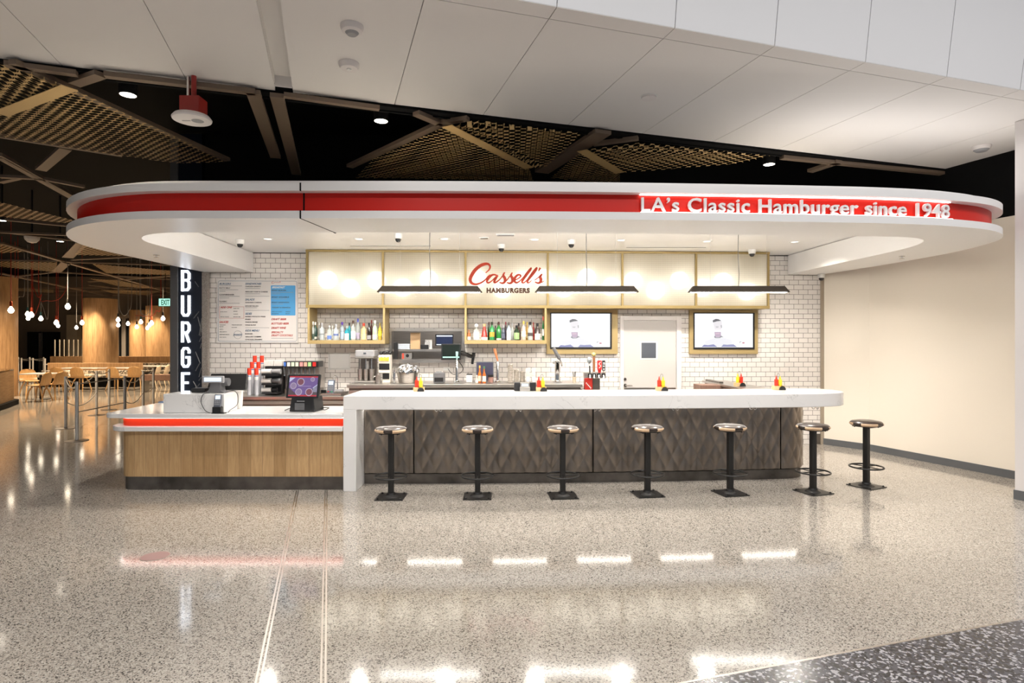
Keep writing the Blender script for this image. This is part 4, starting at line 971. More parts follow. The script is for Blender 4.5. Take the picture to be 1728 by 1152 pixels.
mb = WB(pk); mb.w(a+.05, b, .36, .53, Z, zz(629)).w(a, b, .36, .55, zz(629), zz(599)); mb.build('body', M['cream_box'], pk, False, .004)
WB(pk).w(a+.006, b-.006, .55, .556, zz(623.5), zz(613)).build('window', M['black_plastic'], pk, False); WB(pk).w(a+.055, b-.012, .53, .536, zz(639.5), zz(629.8)).build('window', M['black_plastic'], pk, False)
mb = WB(pk)
for i in range(6): mb.w(a+.008+.025*i, a+.026+.025*i, .55, .565, zz(608.5), zz(603-(i % 2)))
mb.build('yellow_packets', M['yellow'], pk, False)
t = wt('black_gloves', 'crumpled black gloves lying on the cream rack', 'gloves', 650, .46, zz(599)+.001)
mb = WB(t)
for q in [(-.06,.0,.025,.028),(-.02,.02,.03,.03),(.03,-.01,.035,.034),(.07,.01,.04,.03),(.0,-.03,.02,.03)]: mb.ball((WU(650, .46)+q[0], -.46+q[1], zz(599)+.003+q[3]), q[3], 10)
mb.build('fabric', M['black_plastic'], t)
t = wt('steel_pitcher', 'small steel pitcher between the mixer and the cream rack', 'pitcher', 638, .66, Z)
u = WU(638, .66); WB(t).lathe([(.04, Z), (.042, Z+.01), (.036, Z+.09), (.04, Z+.125)], (u, -.66, 0), 18).build('body', M['steel'], t)
WB(t).tube(crom([(u-.036, -.68, Z+.11), (u-.065, -.70, Z+.09), (u-.06, -.70, Z+.045), (u-.04, -.68, Z+.03)], 5), .005, 6).build('handle', M['steel'], t)
t = wt('steel_shaker', 'slim chrome shaker standing beside the foil covered pot', 'shaker', 665.5, .62, Z)
WB(t).lathe([(.03, Z), (.03, Z+.012), (.017, Z+.02), (.019, Z+.15), (.012, Z+.17), (.012, Z+.19), (0, Z+.195)], (WU(665.5, .62), -.62, 0), 14).build('body', M['chrome'], t)
po = wt('stock_pot', 'wide steel pot heaped with crumpled foil on the back bar', 'pot', 688, .46, Z)
u = WU(688, .46); MBp = WB(po); MBp.lathe([(.13, Z), (.135, Z+.01), (.165, Z+.15), (.175, Z+.155), (.16, Z+.15)], (u, -.46, 0), 28).build('pot', M['steel'], po)
rr_ = random.Random(3)
def foil(a, b):
    th = a*2*PI; ph = b; r = .17*(1-ph**2*.98)+.0
    h = .155+.10*math.sin(ph*PI/2)+rr_.uniform(-.022, .03)
    return (u+r*math.cos(th)+rr_.uniform(-.012, .012), -.46+r*math.sin(th)*.95+rr_.uniform(-.012, .012), Z+h)
WB(po).grid(foil, 40, 8).build('foil_cover', M['foil'], po, False)
pr = wt('receipt_printer', 'dark receipt printer standing under the hatch sill', 'printer', 740.5, .55, Z)
a, b = WU(731, .6), WU(750, .6); WB(pr).w(a, b, .42, .6, Z, Z+.15).build('casing', M['grey_plastic'], pr, False, .012); WB(pr).w(a+.02, b-.02, .60, .603, Z+.02, Z+.08).build('front_cover', M['black_plastic'], pr, False)
WB(pr).w(a+.035, b-.05, .5, .505, Z+.151, Z+.17).build('paper_slot', M['midgrey'], pr, False)
def tap(x, ytop, yh, hm, label, tilt=0, wc=4.2):
    t = wt('beer_tap', label, 'beer tap', x, .5, Z); u = WU(x, .5); zt = WZ(x, ytop, .5); zh = WZ(x, yh, .5)
    r = wc*.009/2+.004
    WB(t).lathe([(r*2.2, Z), (r*2.2, Z+.01), (r*1.2, Z+.025), (r, Z+.04), (r, zh-.02), (r*.6, zh)], (u, -.5, 0), 18).build('column', M['chrome'], t)
    WB(t).tube([(u, -.5, zh-.07), (u, -.56, zh-.07), (u, -.58, zh-.11)], .012, 8).build('spout', M['chrome'], t)
    a = Vector((u, -.5, zh)); b = Vector((u+tilt, -.49, zt))
    WB(t).tube([a, a+(b-a)*.15, a+(b-a)*.9, b], [.009, .014, .022, .02], 10).build('handle', hm, t); return t
tap(771, 593, 607, mat('handle_teal', (.36,.55,.55), .35), 'chrome beer tap with pale teal handle below the hatch monitor')
tap(840, 588, 609, mat('handle_copper', (.50,.17,.07), .4), 'chrome beer tap with copper brown handle near the paper cups', -.05)
t = wt('white_canister', 'white canister standing left of the sauce bottles', 'canister', 792, .52, Z); u = WU(792, .52)
WB(t).w(u-.045, u+.045, .47, .56, Z, Z+.115).build('body', M['white'], t, False, .012); WB(t).w(u-.04, u+.045, .475, .55, Z+.116, Z+.13).build('lid', M['black_plastic'], t, False)
t = wt('tablet_screen', 'dark blue tablet panel leaning upright against the tiles', 'tablet', 818, .3, Z); a, b = WU(803.5, .3), WU(833, .3); zq = WZ(818, 610, .3)
WB(t).w(a, b, .285, .3, Z, zq).build('casing', M['grey_plastic'], t, False, .004); WB(t).w(a+.012, b-.012, .3, .303, Z+.02, zq-.012).build('screen', mat('tablet_navy', (.05,.05,.085), .25), t, False)
def sauce(x, d, h, r, body, cap, lab, label):
    t = wt('sauce_bottle', label, 'bottle', x, d, Z, 'sauce bottles by the tablet'); u = WU(x, d)
    WB(t).lathe([(r*.95, Z), (r, Z+.005), (r, Z+h*.5), (r*.4, Z+h*.68), (r*.36, Z+h*.86)], (u, -d, 0), 14).build('body', bcol(body), t)
    WB(t).lathe([(r*.46, Z+h*.86), (r*.42, Z+h)], (u, -d, 0), 10).build('cap', bcol(cap, .4), t)
    WB(t).lathe([(r*1.03, Z+h*.1), (r*1.03, Z+h*.42)], (u, -d, 0), 14, -PI*.95, -PI*.05).build('label', bcol(lab, .5), t)
sauce(804.5, .66, .12, .022, (.55,.5,.42), (.75,.75,.7), (.8,.78,.7), 'short pale sauce bottle at the end of the trio')
sauce(809.5, .6, .26, .027, (.60,.17,.03), (.8,.45,.08), (.85,.62,.5), 'orange sauce bottle with pale label and orange cap')
sauce(817, .64, .25, .027, (.45,.12,.03), (.05,.2,.06), (.84,.8,.66), 'red brown sauce bottle with white diamond label and green cap')
t = wt('lidded_jar', 'glass jar with black lid before the blue tablet', 'jar', 828, .5, Z); u = WU(828, .5)
WB(t).lathe([(.036, Z), (.04, Z+.01), (.04, Z+.085)], (u, -.5, 0), 16).build('body', bcol((.35,.2,.17)), t); WB(t).lathe([(.046, Z+.085), (.046, Z+.115), (0, Z+.118)], (u, -.5, 0), 16).build('lid', M['black_plastic'], t)
for x, y, s_, mt_ in ((861, 614, 'tallest of three clear cup stacks on the back bar', None), (871.5, 622.5, 'middle of three clear cup stacks on the back bar', None), (881.5, 626, 'shortest of three clear cup stacks on the back bar', None)):
    t = wt('clear_cup_stack', s_, 'cup stack', x, .5, Z, 'clear cups stacked upside down'); u = WU(x, .5); h = WZ(x, y, .5)-Z; prof = []; n = 12
    for i in range(n): z = Z+h*i/n; prof += [(.036, z), (.041, z+.003), (.041, z+h/n*.5), (.034, z+h/n*.9)]
    WB(t).lathe(prof, (u, -.5, 0), 16).build('cups', mat('cup_smoke', (.40,.36,.31), .2, alpha=.8), t)
for x, s_ in ((890.5, 'paper straw bundle fanning from a cup, beside the clear cups'), (900.5, 'paper straw bundle nearest the beer tower')):
    t = wt('straw_holder', s_, 'straws', x, .55, Z, 'straw holders on the back bar'); u = WU(x, .55)
    WB(t).lathe([(.022, Z), (.03, Z+.09), (.027, Z+.09), (.02, Z+.004)], (u, -.55, 0), 14).build('holder', M['cup'], t)
    mb = WB(t)
    for i in range(12):
        a = i*2.4; q = .006+.0012*i; mb.cyl((u+q*.5*math.cos(a), -.55+q*.5*math.sin(a), Z+.01), (u+q*2*math.cos(a), -.55+q*2*math.sin(a), Z+.21+.006*(i % 3)), .0035, n=6)
    mb.build('straws', M['cup'], t)
tw = wt('beer_tower', 'chrome column beer tower with a black handle before the television', 'beer tower', 940.5, .5, Z); u = WU(940.5, .5)
zt = WZ(940, 609, .5)
WB(tw).lathe([(.075, Z), (.075, Z+.01), (.045, Z+.025), (.04, Z+.04), (.04, zt-.04), (.045, zt-.03), (.045, zt), (0, zt+.004)], (u, -.5, 0), 24).build('column', M['chrome'], tw)
WB(tw).cyl((u-.07, -.5, zt-.02), (u+.07, -.5, zt-.02), .022, n=14).build('cross_head', M['chrome'], tw)
WB(tw).tube([(u+.03, -.53, zt-.02), (u+.05, -.58, zt-.02), (u+.06, -.60, zt-.075)], .013, 8).build('faucet', M['chrome'], tw)
a = Vector((u+.045, -.56, zt)); b = Vector((WU(934, .56), -.56, WZ(934, 587, .56)))
WB(tw).tube([a, a+(b-a)*.12, a+(b-a)*.2, b], [.008, .01, .027, .027], 8).build('handle', M['grey_plastic'], tw)
t = wt('stirrer_cup', 'glass of dark stirrers and picks near the end of the back bar', 'glass', 969, .6, Z); u = WU(969, .6)
WB(t).lathe([(.026, Z), (.032, Z+.09), (.03, Z+.09), (.024, Z+.006)], (u, -.6, 0), 16).build('glass', bcol((.55,.48,.36)), t); mb = WB(t)
for i in range(5): a = i*1.3; mb.cyl((u+.006*math.cos(a), -.6+.006*math.sin(a), Z+.01), (u+.026*math.cos(a), -.6+.026*math.sin(a), Z+.17-.01*(i % 2)), .003, n=6)
mb.build('stirrers', M['black_plastic'], t)
# four tap tower on its own cabinet
cb = wt('keg_cabinet', 'low steel cabinet behind the bar under the four tap tower', 'cabinet', 1004, .8, 0); a, b = WU(987, .85), WU(1020, .85); kz = .95
WB(cb).w(a, b, .3, .85, .0, kz).build('body', M['steel_dark'], cb, False, .005)
ft = wt('tap_tower', 'four tap drinks tower with red front and mixed tap handles', 'tap tower', 1004, .7, kz+.001); D = .72
WB(ft).px(1000, 1012.5, 638, 667, D, .1, zmin=kz+.001).build('pillar', M['steel_dark'], ft, False, .004)
WB(ft).px(987, 1000, 638, 667, D+.02, .12, zmin=kz+.001).build('red_panel', mat('tap_red', (.42,.02,.012), .4), ft, False, .004)
mb = WB(ft)
for i in range(5): mb.px(989+i*1.8, 990.2+i*1.8, 645+i*2, 647.5+i*2, D+.023, .003)
mb.build('panel_print', M['white'], ft, False)
WB(ft).px(985.5, 1022.5, 628, 638, D, .12).build('tap_bar', M['steel'], ft, False, .006)
for i, x in enumerate((995.5, 1002.5, 1010.5, 1018.5)):
    WB(ft).tube([(WU(x, D), -D, WZ(x, 633, D)), (WU(x, D+.05), -D-.05, WZ(x, 633, D)), (WU(x, D+.06), -D-.06, WZ(x, 637.5, D))], .014, 8).build('tap', M['chrome'], ft)
    WB(ft).px(x-2.8, x+2.8, 630, 636, D+.006, .006).build('tap_boss', M['black_plastic'], ft, False)
q = D+.03
WB(ft).cyl((WU(995.5, q), -q, WZ(995, 629, q)), (WU(995, q), -q, WZ(995, 617, q)), .010, n=8).build('handle', M['black_plastic'], ft); 
WB(ft).ball((WU(994.5, q), -q, WZ(994, 607.5, q)), .038, 14, 1.35).build('handle', mat('handle_silver_badge', (.33,.36,.38), .4, .3), ft)
WB(ft).tube([(WU(994.7, q), -q, WZ(995, 617, q)), (WU(994.6, q), -q, WZ(995, 612, q))], .012, 8).build('handle_neck', M['white'], ft)
WB(ft).tube([(WU(1002.3, q), -q, WZ(1002, 627, q)), (WU(1002.3, q), -q, WZ(1002, 602, q))], [.018, .021], 10).build('handle', mat('handle_brown', (.30,.12,.05), .45), ft)
WB(ft).ball((WU(1002, q), -q, WZ(1002, 598, q)), .034, 14).build('handle_badge', mat('badge_gold', (.62,.52,.2), .35, .4), ft)
WB(ft).prism(rrect(WU(1008, q), WU(1015.5, q), WZ(1011, 624, q), WZ(1011, 608, q), .015), q-.02, q+.01, 'y').build('handle', mat('handle_red', (.6,.03,.03), .35), ft)
WB(ft).cyl((WU(1011.5, q), -q, WZ(1011, 629, q)), (WU(1011.5, q), -q, WZ(1011, 623, q)), .02, .03, 10).build('handle_neck', mat('handle_red2', (.55,.03,.03), .35), ft)
mb = WB(ft); mb.ribbon(crom([(WU(1010.5, q), WZ(1010, 621, q)), (WU(1013.5, q), WZ(1010, 617, q)), (WU(1010.5, q), WZ(1010, 614, q)), (WU(1013.5, q), WZ(1010, 610.5, q))], 5), .008, .004); mb.M = mb.M
mb.v = [(x, y-(q+.009-ft['_o'][1])-ft['_o'][1]*1+0+ft['_o'][1]-0, z) for x, y, z in mb.v]
mb.v = [(x, -(q+.010)+ft['_o'][1], z) if i % 4 in (2, 3) else (x, -(q+.014)+ft['_o'][1], z) for i, (x, y, z) in enumerate(mb.v)]
mb.build('handle_print', M['white'], ft, False)
WB(ft).px(1016.5, 1021.5, 608, 625.5, q, .025).build('handle', M['black_plastic'], ft, False, .004); mb = WB(ft); mb.px(1018, 1020.3, 611, 615, q+.002, .002).px(1017.8, 1020, 616.5, 619, q+.002, .002).px(1018, 1020, 621.5, 624, q+.002, .002); mb.build('handle_print', M['white'], ft, False)
WB(ft).cyl((WU(1018.8, q), -q, WZ(1018, 629, q)), (WU(1018.8, q), -q, WZ(1018, 625.5, q)), .01, n=8).build('handle_neck', M['chrome'], ft)

# ------------------------------------------------------------------ on the counters
def caddy(x, Y, z, label, n_, flip=False, rz=0):
    X = (x-864)*Y/F; s_ = -1 if flip else 1
    t = thing('condiment_caddy', label, 'caddy', (X, Y, z), rz, 'condiment caddies along the bar')
    MB().box(-.062, .062, -.045, .045, 0, .012).box(-.062, -.055, -.045, .045, .012, .05).box(.055, .062, -.045, .045, .012, .05).box(-.055, .055, .038, .045, .012, .05).box(-.055, .0, -.045, -.038, .012, .05).build('tray', M['pale_wood'], t, False)
    MB().prism([(.03+.042*math.cos(a*PI/12), max(0, .05*math.sin(a*PI/12))) for a in range(13)], .046, .052, 'y').build('menu_clip', M['black_plastic'], t, False)
    MB().tube(crom([(.008, .03, .012), (.0, .03, .17), (.005, .03, .2), (.02, .03, .2), (.025, .03, .17), (.017, .03, .012)], 5), .0025, 6).build('wire_handle', M['steel_dark'], t)
    ca, sa = math.cos(rz), math.sin(rz)
    for dx, nm, mt_, h in ((-.027*s_, 'ketchup', M['ketchup'], .165), (.022*s_, 'mustard', M['mustard'], .16)):
        b = thing('squeeze_bottle', '%s squeeze bottle in the caddy %s' % ('red' if nm == 'ketchup' else 'yellow', n_), 'bottle', (X+dx*ca, Y+dx*sa, z+.0125), rz, nm+' bottles in the bar caddies')
        MB().lathe([(.021, 0), (.0235, .004), (.0235, h*.66), (.021, h*.71), (.012, h*.73)], n=16).build('body', mt_, b)
        MB().lathe([(.013, h*.73), (.011, h*.77), (.0035, h), (0, h)], n=10).build('nozzle', mt_, b)
zb_ = 1.0645
caddy(707, 7.22, zb_, 'condiment caddy on the bar nearest the waterfall leg', 'nearest the white waterfall leg')
caddy(913, 7.24, zb_, 'condiment caddy on the bar beside the silver register display', 'beside the silver register display')
caddy(1116, 7.3, zb_, 'condiment caddy on the bar before the white door', 'before the white door')
caddy(1313.5, 7.45, zb_, 'condiment caddy near the rounded bar end', 'near the rounded bar end')
caddy(1247.5, 8.2, 1.053, 'condiment caddy on the steel topped return counter', 'on the return counter', True)
# bar register
rg = thing('register', 'black register with silver customer display on the bar', 'register', ((886-864)*.00728, 7.28, zb_))
MB().box(-.135, .135, -.02, .06, 0, .105).build('casing', M['black_plastic'], rg, False, .008)
MB().box(-.065, .06, -.075, -.022, 0, .05).build('display_foot', M['steel'], rg, False, .006)
MB().box(-.06, .055, -.07, -.045, .051, .105).build('display_head', M['steel'], rg, False, .006)
MB().box(-.042, .038, -.0725, -.0702, .06, .092).build('display_screen', M['lcd'], rg, False)
# order counter registers
r1 = thing('register', 'black register seen from behind on the white riser, with a lit customer display', 'register', (-3.40, 6.85, 1.081))
MB().prism([(-.12, 0), (.10, 0), (.06, .03), (.05, .13), (-.05, .13), (-.08, .03)], -.06, .06, 'y').build('stand', M['grey_plastic'], r1, False, .006)
mb = MB(Matrix.Rotation(math.radians(-28), 4, 'X')); mb.box(-.17, .24, .06, .085, .06, .27); mb.v = [(x+(.05 if x > 0 else 0)*(1-(z-.02)*3), y, z) for x, y, z in mb.v]
mb.build('display_back', M['black_plastic'], r1, False, .006)
MB().cyl((-.09, .02, .12), (.12, .02, .12), .045, n=18).build('hinge', M['grey_plastic'], r1)
MB().box(-.145, .105, -.085, -.05, .115, .195).build('customer_display', M['midgrey'], r1, False, .01)
MB().box(-.115, .08, -.0875, -.085, .132, .178).build('display_screen', M['lcd'], r1, False)
MB().box(-.30, -.14, -.02, .12, 0, .05).build('receipt_printer', M['black_plastic'], r1, False, .008)
zc = .868
r2 = thing('register', 'touchscreen register with purple food picture on the order counter', 'register', ((514-864)*.0068, 6.86, zc), -.12)
MB().prism([(-.155, 0), (.155, 0), (.135, .17), (-.125, .17)], -.13, .11, 'y').build('stand', M['black_plastic'], r2, False, .008)
MB().box(-.085, .03, -.113, -.109, .02, .10).build('printer_door', M['grey_plastic'], r2, False, .003)
MB().box(-.06, .03, -.112, -.1095, .118, .126).build('printer_slot', M['midgrey'], r2, False)
sc_ = Matrix.Translation((0, -.10, .155)) @ Matrix.Rotation(math.radians(-12), 4, 'X')
MB(sc_).box(-.195, .195, -.012, .02, 0, .275).build('display', M['black_plastic'], r2, False, .006)
rsc = MB(sc_).box(-.168, .172, -.014, -.012, .02, .252).build('screen', em('screen_purple', (.17,.10,.30), .9), r2, False)
def scr(mb_, nm, c, e=.9): mb_.build('screen_picture', em(nm, c, e), rsc, False)
scr(MB(sc_).box(-.168, .172, -.0146, -.014, .236, .252).box(-.168, .172, -.0146, -.014, .02, .036), 'screen_red', (.55,.03,.05))
scr(MB(sc_).prism([(-.168, .036), (-.06, .036), (-.168, .12)], .014, .0147, 'y').prism([(.02, .036), (.172, .036), (.172, .15)], .014, .0147, 'y'), 'screen_dark_corner', (.10,.07,.08))
scr(MB(sc_).prism([(-.168, .236), (-.10, .236), (-.168, .18)], .014, .0147, 'y').prism([(.172, .16), (.12, .12), (.13, .07), (.172, .07)], .014, .0147, 'y'), 'screen_pale', (.6,.62,.85))
for (cx, cz_, r) in ((-.03, .185, .05), (-.115, .14, .042), (-.045, .07, .045), (.08, .06, .05), (.11, .215, .028)):
    scr(MB(sc_).prism(circ(cx, max(cz_, .04+r*.6), r*.9), .0147, .0154, 'y'), 'screen_bowl', (.5,.42,.55)); 
    scr(MB(sc_).prism(circ(cx, max(cz_, .04+r*.6), r*.72), .0154, .0160, 'y'), 'screen_food', (.22,.07,.10) if r > .045 else (.3,.22,.36))
scr(MB(sc_).box(-.06, .1, -.0157, -.0154, .135, .138), 'screen_line', (.6,.5,.75))
MB().tube(crom([(.15, .05, .02), (.21, .03, .012), (.25, .05, .03), (.22, .09, .03), (.15, .09, .03)], 5), .005, 6).build('cable', M['black_plastic'], r2)
MB().tube(crom([(-.15, .0, .03), (-.20, -.02, .025), (-.24, -.05, .006)], 5), .005, 6).build('cable', M['black_plastic'], r2)
MB().box(.19, .25, -.03, -.01, .21, .245).build('terminal_bracket', M['black_plastic'], r2, False)
def terminal(loc, rz, label, tilt, dock):
    t = thing('card_terminal', label, 'card terminal', loc, rz)
    Tm = Matrix.Translation((0, 0, .06 if dock else 0)) @ Matrix.Rotation(math.radians(tilt), 4, 'X')
    if dock: MB().box(-.045, .05, -.05, .05, 0, .075).build('dock', M['black_plastic'], t, False, .008); MB().box(-.05, .09, -.055, .05, 0, .01).build('dock_foot', M['black_plastic'], t, False)
    MB(Tm).box(-.04, .04, -.02, .012, 0, .155).build('casing', mat('terminal_grey', (.13,.14,.17), .4), t, False, .008)
    MB(Tm).box(-.028, .028, -.022, -.02, .095, .14).build('screen', M['lcd'], t, False)
    mb = MB(Tm)
    for i in range(3):
        for j in range(3): mb.box(-.028+.02*i, -.014+.02*i, -.023, -.02, .03+.02*j, .042+.02*j)
    mb.build('keypad', M['midgrey'], t, False)
    if not dock:
        MB(Tm).box(-.03, -.014, -.0225, -.02, .01, .022).build('cancel_key', M['cup_red'], t, False); MB(Tm).box(.012, .028, -.0225, -.02, .01, .022).build('enter_key', bcol((.1,.5,.25)), t, False)
    return t
terminal(((558-864)*.0068+.0, 6.80, 1.075), -.1, 'grey card terminal held beside the touchscreen register', -14, False)
terminal(((371-864)*.00664, 6.605+.055, zc) if False else (-3.20, 6.80, zc), .05, 'card terminal in a black dock before the white riser', -22, True) if False else None
ct = terminal((-3.29, 6.618, zc), .0, 'card terminal in a black dock before the white riser', -18, True); ct.scale = (1, .62, 1)
cbx = thing('terminal_cable', 'thin black cable looping round the docked card terminal', 'cable', (-3.3, 6.63, zc))
pts = [(-3.42, 6.70, 1.088), (-3.455, 6.648, 1.086), (-3.48, 6.642, 1.04), (-3.485, 6.645, .98), (-3.44, 6.64, .90), (-3.365, 6.60, .874)]
MB(Matrix.Translation((3.3, -6.63, -zc))).tube(crom(pts, 6), .0035, 6).build('cable_loop', M['black_plastic'], cbx)
pts = [(-3.175, 6.625, .874), (-3.16, 6.635, .90), (-3.09, 6.66, .96), (-3.10, 6.70, 1.06), (-3.17, 6.75, 1.11), (-3.26, 6.74, 1.09)]
MB(Matrix.Translation((3.3, -6.63, -zc))).tube(crom(pts, 6), .0035, 6).build('cable_loop', M['black_plastic'], cbx)
t = thing('paper_cup', 'single white paper cup standing beside the white riser', 'cup', ((404-864)*.0071, 7.1, zc)); MB().lathe([(.031, 0), (.033, .005), (.043, .205), (.046, .207), (.046, .215), (.041, .215)], n=24).build('cup', M['cup'], t)
t = thing('blue_mat', 'small blue folded cloth on the far end of the order counter', 'cloth', (-4.62, 7.82, zc)); MB().box(-.02, .22, -.05, .05, 0, .012).build('cloth', bcol((.10,.16,.3), .7), t, False)

# ------------------------------------------------------------------ pendants over the bar
pend = None
for i, (xa, xb, Y) in enumerate(((637, 814, 6.97), (902.5, 1077, 7.05), (1162, 1330.5, 7.35))):
    X = ((xa+xb)/2-864)*Y/F; L = (xb-xa)*Y/F; z1 = CAMH+93.5*Y/F; z0 = CAMH+83*Y/F
    t = thing('linear_pendant', ['long dark trough pendant over the bar nearest the menu board', 'long dark trough pendant over the middle of the bar', 'long dark trough pendant over the bar end nearest the cream wall'][i], 'pendant lamp', (X, Y, z0), 0, 'trough pendants over the bar')
    h = z1-z0; a = L/2; b = L/2-.055
    vv = []
    for s_, wy in ((1, .05), (.93, .045)):
        vv += [(-a*s_ if s_ == 1 else -a+.012, -wy, 0), (a*s_ if s_ == 1 else a-.012, -wy, 0), (a if s_ == 1 else a-.012, wy, 0), (-a if s_ == 1 else -a+.012, wy, 0)]
        hh = h if s_ == 1 else h-.006
        vv += [(-b, -wy*.45, hh), (b, -wy*.45, hh), (b, wy*.45, hh), (-b, wy*.45, hh)]
    ff = [(0,1,5,4), (1,2,6,5), (2,3,7,6), (3,0,4,7), (4,5,6,7), (9,8,12,13), (10,9,13,14), (11,10,14,15), (8,11,15,12), (15,14,13,12), (1,0,8,9), (2,1,9,10), (3,2,10,11), (0,3,11,8)]
    MB().add(vv, ff).build('shade', M['bronze'], t, False)
    MB().box(-a+.03, a-.03, -.03, .03, -.003, .014).build('light_tube', M['tube'], t, False)
    mb = MB(); mb.tube(crom([(0, 0, h), (.006, 0, h+.15), (-.004, 0, h+.4), (0, 0, 3.0652-z0)], 5), .004, 6); mb.build('cord', M['black_plastic'], t)
    for q in (-b*.62, b*.62): MB().cyl((q, 0, h), (q, 0, 3.0652-z0), .0012, n=5).build('suspension_wire', M['midgrey'], t)
    MB().lathe([(.05, 3.0655-z0-.012), (.05, 3.0655-z0)], n=16).build('ceiling_rose', M['white'], t)

# ------------------------------------------------------------------ canopy fixtures
zR = 3.0655
for i, (x, y) in enumerate(((452, 403), (606, 403), (750, 403), (902, 404), (1048, 405), (1193, 407), (1341, 408))):
    p = PZ(x, y, zR)
    t = thing('recessed_downlight', '%s small round downlight in the canopy recess, counted from the menu board end' % gd[i], 'downlight', (p.x, p.y, zR), 0, 'downlights in the canopy recess')
    MB().lathe([(.075, -.004), (.075, 0), (.05, 0), (.05, -.004), (.075, -.004)], n=20).build('trim_ring', M['white'], t); MB().lathe([(.05, -.001), (.05, 0), (0, 0)], n=20).build('lens', M['recess_lens'], t)
    lamp('SPOT', 'recess_spot', (p.x, p.y, zR-.02), 185, (1, .93, .84), .06, angle=2.5, blend=.8)
for i, (xa, xb, y) in enumerate(((590, 728, 414.5), (1056, 1192, 417))):
    a = PZ(xa, y, zR); b = PZ(xb, y, zR); t = thing('air_slot', ['thin dark air slot in the recess nearest the menu board', 'thin dark air slot in the recess above the door'][i], 'vent', ((a.x+b.x)/2, a.y, zR), 0, 'air slots in the recess')
    L = b.x-a.x; MB().box(-L/2, L/2, -.025, .025, -.004, 0).build('slot_frame', M['white'], t, False); MB().box(-L/2+.01, L/2-.01, -.014, .014, -.006, -.004).build('slot', M['black_plastic'], t, False)
def camr(x, y, z, label, r=.055):
    p = PZ(x, y, z); t = thing('security_camera', label, 'camera', (p.x, p.y, z), 0, 'dome cameras under the canopy')
    MB().lathe([(r, 0), (r, -.02), (r*.92, -.06), (r*.75, -.065)], n=20).build('housing', M['white'], t)
    mb = MB(); mb.lathe([(r*.72, -.062), (r*.66, -.085), (r*.4, -.105), (0, -.112)], n=20); mb.build('dome', M['black_plastic'], t); return t
for x, y, z, s_ in ((405, 404, zR, 'dome camera in the recess above the order register'), (672, 394.5, zR, 'dome camera in the recess above the left trough pendant'), (846, 412, zR, 'dome camera right above the script sign'),
        (964, 404.5, zR, 'dome camera in the recess above the middle trough pendant'), (1269, 421, zR, 'dome camera at the light cabinet end farthest from the menu'), (1386, 462, 2.751, 'dome camera under the soffit where tiles meet cream wall')):
    camr(x, y, z, s_)
t = thing('air_diffuser', 'small white grille in the recess above the script sign', 'vent', PZ(853, 396, zR), 0); MB().box(-.12, .12, -.06, .06, -.008, 0).build('frame', M['white'], t, False); 
for i in range(5): MB().box(-.11, .11, -.05+.021*i, -.04+.021*i, -.011, -.008).build('slat', M['midgrey'], t, False)
t = thing('return_grille', 'small dark slotted grille in the recess left of the script sign', 'vent', PZ(817, 401, zR), 0); MB().box(-.06, .06, -.05, .05, -.01, 0).build('frame', M['white'], t, False); MB().box(-.05, .05, -.04, .04, -.013, -.01).build('slot', M['grey_plastic'], t, False)
for x, y, s_ in ((264, 430, 'sprinkler head under the rounded soffit end above the food hall'), (1522, 432, 'sprinkler head under the soffit end beside the cream wall')):
    t = thing('sprinkler', s_, 'sprinkler', PZ(x, y, 2.7515), 0, 'sprinklers under the soffit'); MB().lathe([(.035, 0), (.035, -.006), (.012, -.008), (.012, -.03)], n=14).build('escutcheon', M['chrome'], t); MB().lathe([(.03, -.034), (.03, -.031), (0, -.030)], n=12).build('deflector', M['chrome'], t)
# white ceiling fixtures
def det(name, label, cat, x, y, prof, mt_, grp=None):
    p = PZ(x, y, 3.9995); t = thing(name, label, cat, (p.x, p.y, 3.9995), 0, grp); MB().lathe(prof, n=24).build('body', mt_, t); return t
t = det('smoke_detector', 'louvred smoke detector on the white ceiling, nearer the viewer of the two together', 'smoke detector', 594, 44, [(.085, 0), (.085, -.015), (.075, -.04), (.05, -.05)], M['offwhite']); MB().lathe([(.05, -.05), (.035, -.066), (0, -.068)], n=16).build('sensor', M['midgrey'], t)
t = det('smoke_detector', 'plain smoke detector on the white ceiling, farther of the two together', 'smoke detector', 589, 107, [(.085, 0), (.085, -.02), (.07, -.045), (0, -.05)], M['offwhite']); MB().lathe([(.02, -.048), (.02, -.056), (0, -.056)], n=12).build('sensor', M['white'], t)
t = det('cover_plate', 'flat round cover plate on the white ceiling above the red band', 'cover plate', 1095, 163, [(.07, 0), (.07, -.02), (0, -.022)], M['offwhite']); MB().lathe([(.08, 0), (.08, -.004), (.07, -.004)], n=24).build('ring', M['white'], t)
t = det('strobe_detector', 'round strobe fixture on the white ceiling above the cream wall', 'detector', 1656, 247, [(.10, 0), (.10, -.015), (.085, -.04)], M['offwhite']); MB().lathe([(.08, -.04), (.055, -.062), (0, -.066)], n=20).build('lens', M['midgrey'], t)
p = PZ(324, 203, 3.60)
t = thing('wireless_disc', 'white disc access unit hanging from a red junction box among the dark beams', 'access point', (p.x, p.y, 3.6))
MB().lathe([(.12, -.012), (.155, 0), (.16, .014), (.14, .04), (0, .045)], n=32).build('disc', M['offwhite'], t); MB().lathe([(.05, -.0145), (.04, -.015), (.04, -.0135)], (.06, -.02, 0), 20).build('ring_mark', M['midgrey'], t); MB().box(-.07, .0, -.035, -.02, -.0145, -.011).build('status_mark', M['midgrey'], t, False)
MB().box(-.085, .085, -.05, .1, .046, .2).build('junction_box', M['red_metal'], t, False, .004); MB().cyl((0, .03, .2), (0, .03, 1.345), .022, n=10).build('drop_pipe', M['red_metal'], t); MB().cyl((-.05, .03, .2), (-.05, .03, 1.345), .012, n=8).build('conduit', M['chrome'], t)
